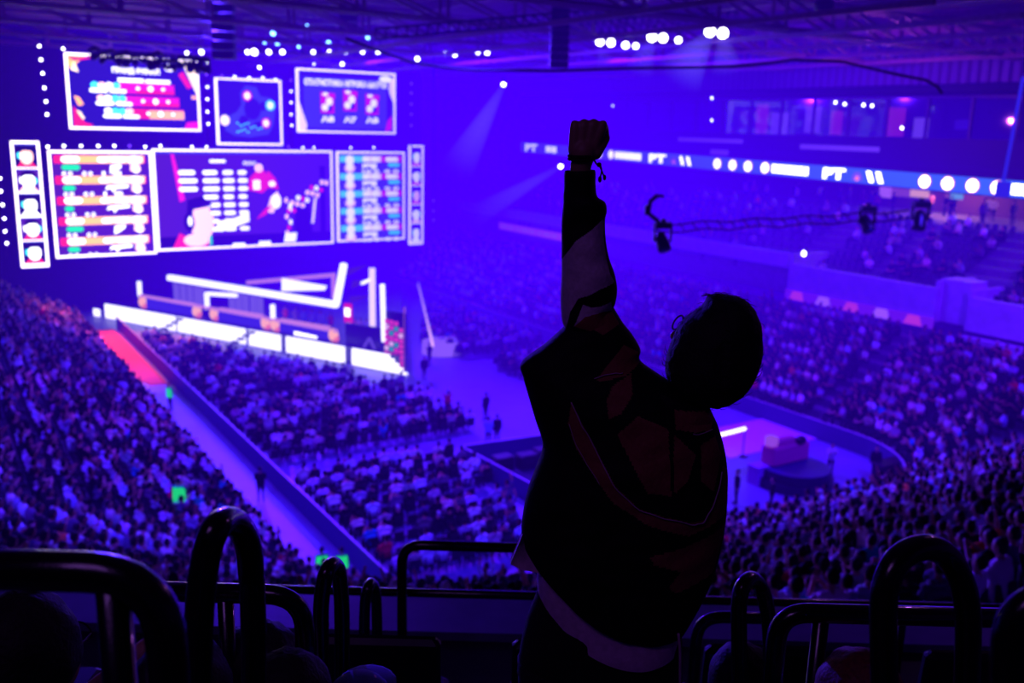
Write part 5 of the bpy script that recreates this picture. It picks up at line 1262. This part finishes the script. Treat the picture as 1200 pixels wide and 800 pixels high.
# collar
CR = [(742, 440, 832, 478, .075, 2.29, 0), (737, 446, 836, 487, .085, 2.29, 0), (738, 458, 836, 494, .09, 2.29, 2), (734, 470, 834, 502, .1, 2.3, 4)]
vs3, fs3, px3 = lofted(CR, 100, 5, .006, 1.0); mb = MB(); mb.add(vs3, fs3)
CB = [[(741, 462), (752, 452), (763, 466), (745, 470)], [(783, 468), (820, 474), (836, 484), (826, 497), (800, 496), (784, 486)]]
for i, f in enumerate(fs3):
    c = (sum(px3[k][0] for k in f) / 4, sum(px3[k][1] for k in f) / 4)
    if any(inside(c, q) for q in CB): mb.m[i] = 1
co = mb.build('collar', [jb, jbr], man, smooth=True); sd = co.modifiers.new('thickness', 'SOLIDIFY'); sd.thickness = .004
# shirt and trousers
TR = [(640, 600, 812, 640, .12, YM, 0), (634, 640, 812, 690, .13, YM, 10), (630, 668, 800, 712, .132, YM, 20), (630, 692, 797, 738, .134, YM, 22), (632, 700, 796, 752, .134, YM, 24)]
vs4, fs4, px4 = lofted(TR, 90, 8, .006, 5.0); mb = MB(); mb.add(vs4, fs4)
fl = [mp(614, 622, 2.27), mp(606, 642, 2.26), mp(598, 661, 2.25), mp(612, 668, 2.24), mp(627, 670, 2.24), mp(640, 676, 2.25), mp(644, 640, 2.27)]
q = Vector((0, .03, 0)); mb.add([Vector(p) for p in fl] + [Vector(p) + q for p in fl], [tuple(range(7)), tuple(range(13, 6, -1))] + [(i, (i + 1) % 7, 7 + (i + 1) % 7, 7 + i) for i in range(7)])
shirt = mb.build('shirt', mat('shirt_white', (225, 185, 225), .8, bump=.15, bscale=60), man, smooth=True)
zt = at(700, 800, YM).z
TRW = [(633, 676, 797, 735, .118, YM, 18), (628, 696, 799, 748, .125, YM, 10), (618, 722, 799, 762, .128, YM, 4), (610, 755, 799, 780, .13, YM, 2), (606, 786, 799, 795, .125, YM, 0)]
vs5, fs5, px5 = lofted(TRW, 80, 6, .006, 7.0); mb = MB(); mb.add(vs5, fs5)
for (x0, x1, ft) in ((606, 700, footL), (696, 799, footR)):
    a = at((x0 + x1) / 2, 775, YM); w0 = (at(x1, 790, YM).x - at(x0, 790, YM).x) / 2; P = [a, a.lerp(ft, .25), a.lerp(ft, .55) + Vector((0, .03, 0)), ft + Vector((0, 0, .04))]
    mb.tube(smooth_path(P, 5), [w0 * (1 - .5 * i / 15) for i in range(16)], 28)
mb.build('trousers', mat('trousers_black', (6, 6, 11), .85, bump=.2, bscale=80), man, smooth=True)
P = [at(795, 742, 2.19), at(797, 765, 2.19), at(797, 800, 2.2), at(798, 860, 2.24)]; m = MB(); m.tube(smooth_path(P, 4), .0035, 8); m.build('side_stripe', pipe, man, smooth=True)
for ft in (footL, footR):
    m = MB(); m.ell(ft + Vector((0, .07, -.01)), (.05, .14, .05), 0, 20, 12); m.box(ft + Vector((0, .07, -.045)), (.095, .28, .03), b=.01); m.build('shoe', black_cloth, man, smooth=True)
# hair, glasses, wristband
HRW = [(840, 346.5, 853, 346, .02, HY, 0), (831, 350, 872, 351, .06, HY, 0), (825, 360, 883, 362, .085, HY, 0), (812, 370, 888, 373, .098, HY, 0), (800, 380, 891, 384, .106, HY, 0), (792, 395, 892, 398, .112, HY, 0), (786, 408, 892, 411, .114, HY, 0), (782, 422, 890, 425, .112, HY, 0), (781, 436, 885, 440, .108, HY, 0), (784, 448, 877, 453, .098, HY, 0), (790, 459, 865, 465, .082, HY, 0), (800, 468, 850, 473, .06, HY, 0), (812, 475, 834, 478, .02, HY, 0)]
vs6, fs6, px6 = lofted(HRW, 110, 8, .01, 2.0)
vs6 = [v + Vector(((noise.noise(v * 60)) * .0025, 0, noise.noise(v * 55) * .002)) + Vector((0, .012 * (v.x < headc.x), 0)) for v in vs6]
mb = MB(); mb.add(vs6, fs6 + [tuple(range(109, -1, -1)), tuple(len(vs6) - 110 + k for k in range(110))])
random.seed(5)
for i in range(260):     # loose strands at the silhouette
    k = random.randrange(110, len(vs6) - 110); v = vs6[k]; d = (v - headc).normalized(); tdir = d.cross(Vector((0, 1, 0))).normalized() * random.choice((-1, 1)) * .012; mb.tube([v - d * .003, v + d * random.uniform(.001, .004) + tdir, v + d * .001 + tdir * 2], [.0009, .0007, .0003], 4)
mb.build('hair', mat('man_hair', (5, 4, 7), .75, bscale=150, var=.5, bump=.4), man, smooth=True)
m = MB()
for s_ in (-1, 1):
    m.tube([hp(s_ * .03 + .023 * math.cos(a), .104, .02 + .02 * math.sin(a)) for a in [2 * PI * i / 20 for i in range(21)]], .0022, 8); m.tube([hp(s_ * .052, .088, .022), hp(s_ * .08, .05, .024), hp(s_ * .088, -.02, .02)], .002, 6)
m.tube([hp(-.008, .092, .02), hp(.008, .092, .02)], .002, 6); m.build('glasses', mat('glasses_frame', (20, 15, 20), .3), man, smooth=True)
m = MB()
P = [at(680.5 + 13.8 * math.cos(a) , 184 - 4 * math.cos(a) * 0 + 1.5 * math.sin(a), 2.27 - .032 * math.sin(a)) for a in [2 * PI * i / 20 for i in range(21)]]
for dz in (-.004, .003): m.tube([p + Vector((0, 0, dz)) for p in P], .0038, 8)
m.tube(smooth_path([at(694, 183, 2.25), at(699, 192, 2.24), at(703, 193, 2.24), at(705, 200, 2.24), at(703, 209, 2.24)], 4), .0022, 6); m.tube(smooth_path([at(702, 193, 2.24), at(706, 202, 2.24), at(708, 208, 2.24)], 4), .002, 6)
m.ell(at(702, 193, 2.24), (.006,) * 3, 0, 10, 6); m.ell(at(703, 210, 2.24), (.0045, .0045, .008), 0, 8, 6); m.ell(at(708.5, 208, 2.24), (.004, .004, .007), 0, 8, 6)
m.build('cord_bracelet', black_cloth, man, smooth=True)

# ------------------------------------------------------------------ lights and camera
def area(loc, target, size, power, rgb, name):
    d = bpy.data.lights.new(name, 'AREA'); d.shape = 'DISK'; d.size = size; d.energy = power; d.color = rgb
    o = bpy.data.objects.new(name, d); C.objects.link(o); o.location = loc; o.rotation_euler = (Vector(target) - Vector(loc)).to_track_quat('-Z', 'Y').to_euler(); return o
BL = (.055, .012, 1.0); VI = (.11, .006, 1.0)
def spot(loc, target, power, rgb, ang, name, r=1.0):
    d = bpy.data.lights.new(name, 'SPOT'); d.energy = power; d.color = rgb; d.spot_size = math.radians(ang); d.spot_blend = .6; d.shadow_soft_size = r
    o = bpy.data.objects.new(name, d); C.objects.link(o); o.location = loc; o.rotation_euler = (Vector(target) - Vector(loc)).to_track_quat('-Z', 'Y').to_euler(); return o
spot(W(10, 50, 21.5), W(-6, 14, 2), 200000, BL, 75, 'wash_left', .06)
spot(W(16, 48, 21.5), W(12, 16, 0), 190000, VI, 70, 'wash_middle', .06)
spot(W(20, 50, 21.5), W(36, 22, 3), 190000, VI, 80, 'wash_right', .06)
spot(W(22, 40, 21.5), W(25, -10, 3), 190000, BL, 60, 'wash_near_right', .06)
spot(W(-6, 20, 21.5), W(2, 14, 0), 20000, VI, 80, 'wash_aisle', .06)
spot(W(20, 20, 21.5), W(19, 10, 0), 50000, VI, 90, 'wash_floor', .06)
spot(W(2, 52, 15), W(0, 44, 0), 40000, (1, .13, .12), 56, 'orange_aisle', .3)
spot(W(30, 30, 21), W(50, 12, 18), 16000, VI, 90, 'wash_suites', .04)
spot(W(10, -22, 22), Vector((.6, 3, 15)), 250, (.6, .15, 1.0), 60, 'rim_right', .3)
spot(W(24, -16, 23), W(20, -4, 2), 42000, BL, 70, 'back_wash_right', .06)  # back washes are unseen spots added to brighten the crowd's camera side
spot(W(34, -12, 23), W(38, 14, 4), 40000, VI, 75, 'back_wash_far_right', .06)
spot(W(-14, -6, 23), W(-6, 12, 2), 30000, BL, 85, 'back_wash_left', .06)
spot(W(6, 2, 23), W(8, 18, 0), 15000, BL, 90, 'back_wash_middle', .06)
for q in (4, 14):
    d = bpy.data.lights.new('kiosk_light', 'POINT'); d.energy = 900; d.color = (1, .35, .3); d.shadow_soft_size = .05; o = bpy.data.objects.new('kiosk_light', d); C.objects.link(o); o.location = W(55.5, q, 13.6)
d = bpy.data.lights.new('roof_tint_fill', 'POINT'); d.energy = 1500; d.color = (.5, .06, .45); d.shadow_soft_size = .015; o = bpy.data.objects.new('roof_tint_fill', d); C.objects.link(o); o.location = W(42, 12, 18.5)  # unseen point light added to tint the roof red violet
area((-1.5, -1.0, 19.5), (0, 2.4, 15.6), 1.6, 14, (.44, .14, 1.0), 'near_fill')  # unseen fill added behind the camera for the man and near rails
w = bpy.data.worlds.new('world'); bpy.context.scene.world = w; w.use_nodes = True; w.node_tree.nodes['Background'].inputs[0].default_value = (.01, 0, .05, 1); w.node_tree.nodes['Background'].inputs[1].default_value = .5

cam = bpy.data.cameras.new('camera'); co_ = bpy.data.objects.new('camera', cam); C.objects.link(co_)
cam.sensor_width = 36; cam.lens = 36 * FPX / 1200; cam.clip_start = .05; cam.clip_end = 400
f_ = Vector((0, math.cos(PITCH), -math.sin(PITCH))); r0 = Vector((1, 0, 0)); u0_ = r0.cross(f_)
r_ = r0 * math.cos(ROLL) + u0_ * math.sin(ROLL); u_ = r_.cross(f_)
co_.matrix_world = Matrix.Translation((0, 0, H)) @ Matrix((r_, u_, -f_)).transposed().to_4x4()
cam.dof.use_dof = True; cam.dof.focus_distance = 2.32; cam.dof.aperture_fstop = 3.0
bpy.context.scene.camera = co_
sc_ = bpy.context.scene; sc_.view_settings.view_transform = 'Standard'; sc_.view_settings.look = 'None'
sc_.cycles.max_bounces = 5; sc_.cycles.diffuse_bounces = 2; sc_.cycles.glossy_bounces = 2; sc_.cycles.volume_bounces = 0; sc_.cycles.volume_max_steps = 64; sc_.cycles.volume_step_rate = 4
for ob in list(C.objects):
    if '_o' in ob: del ob['_o']
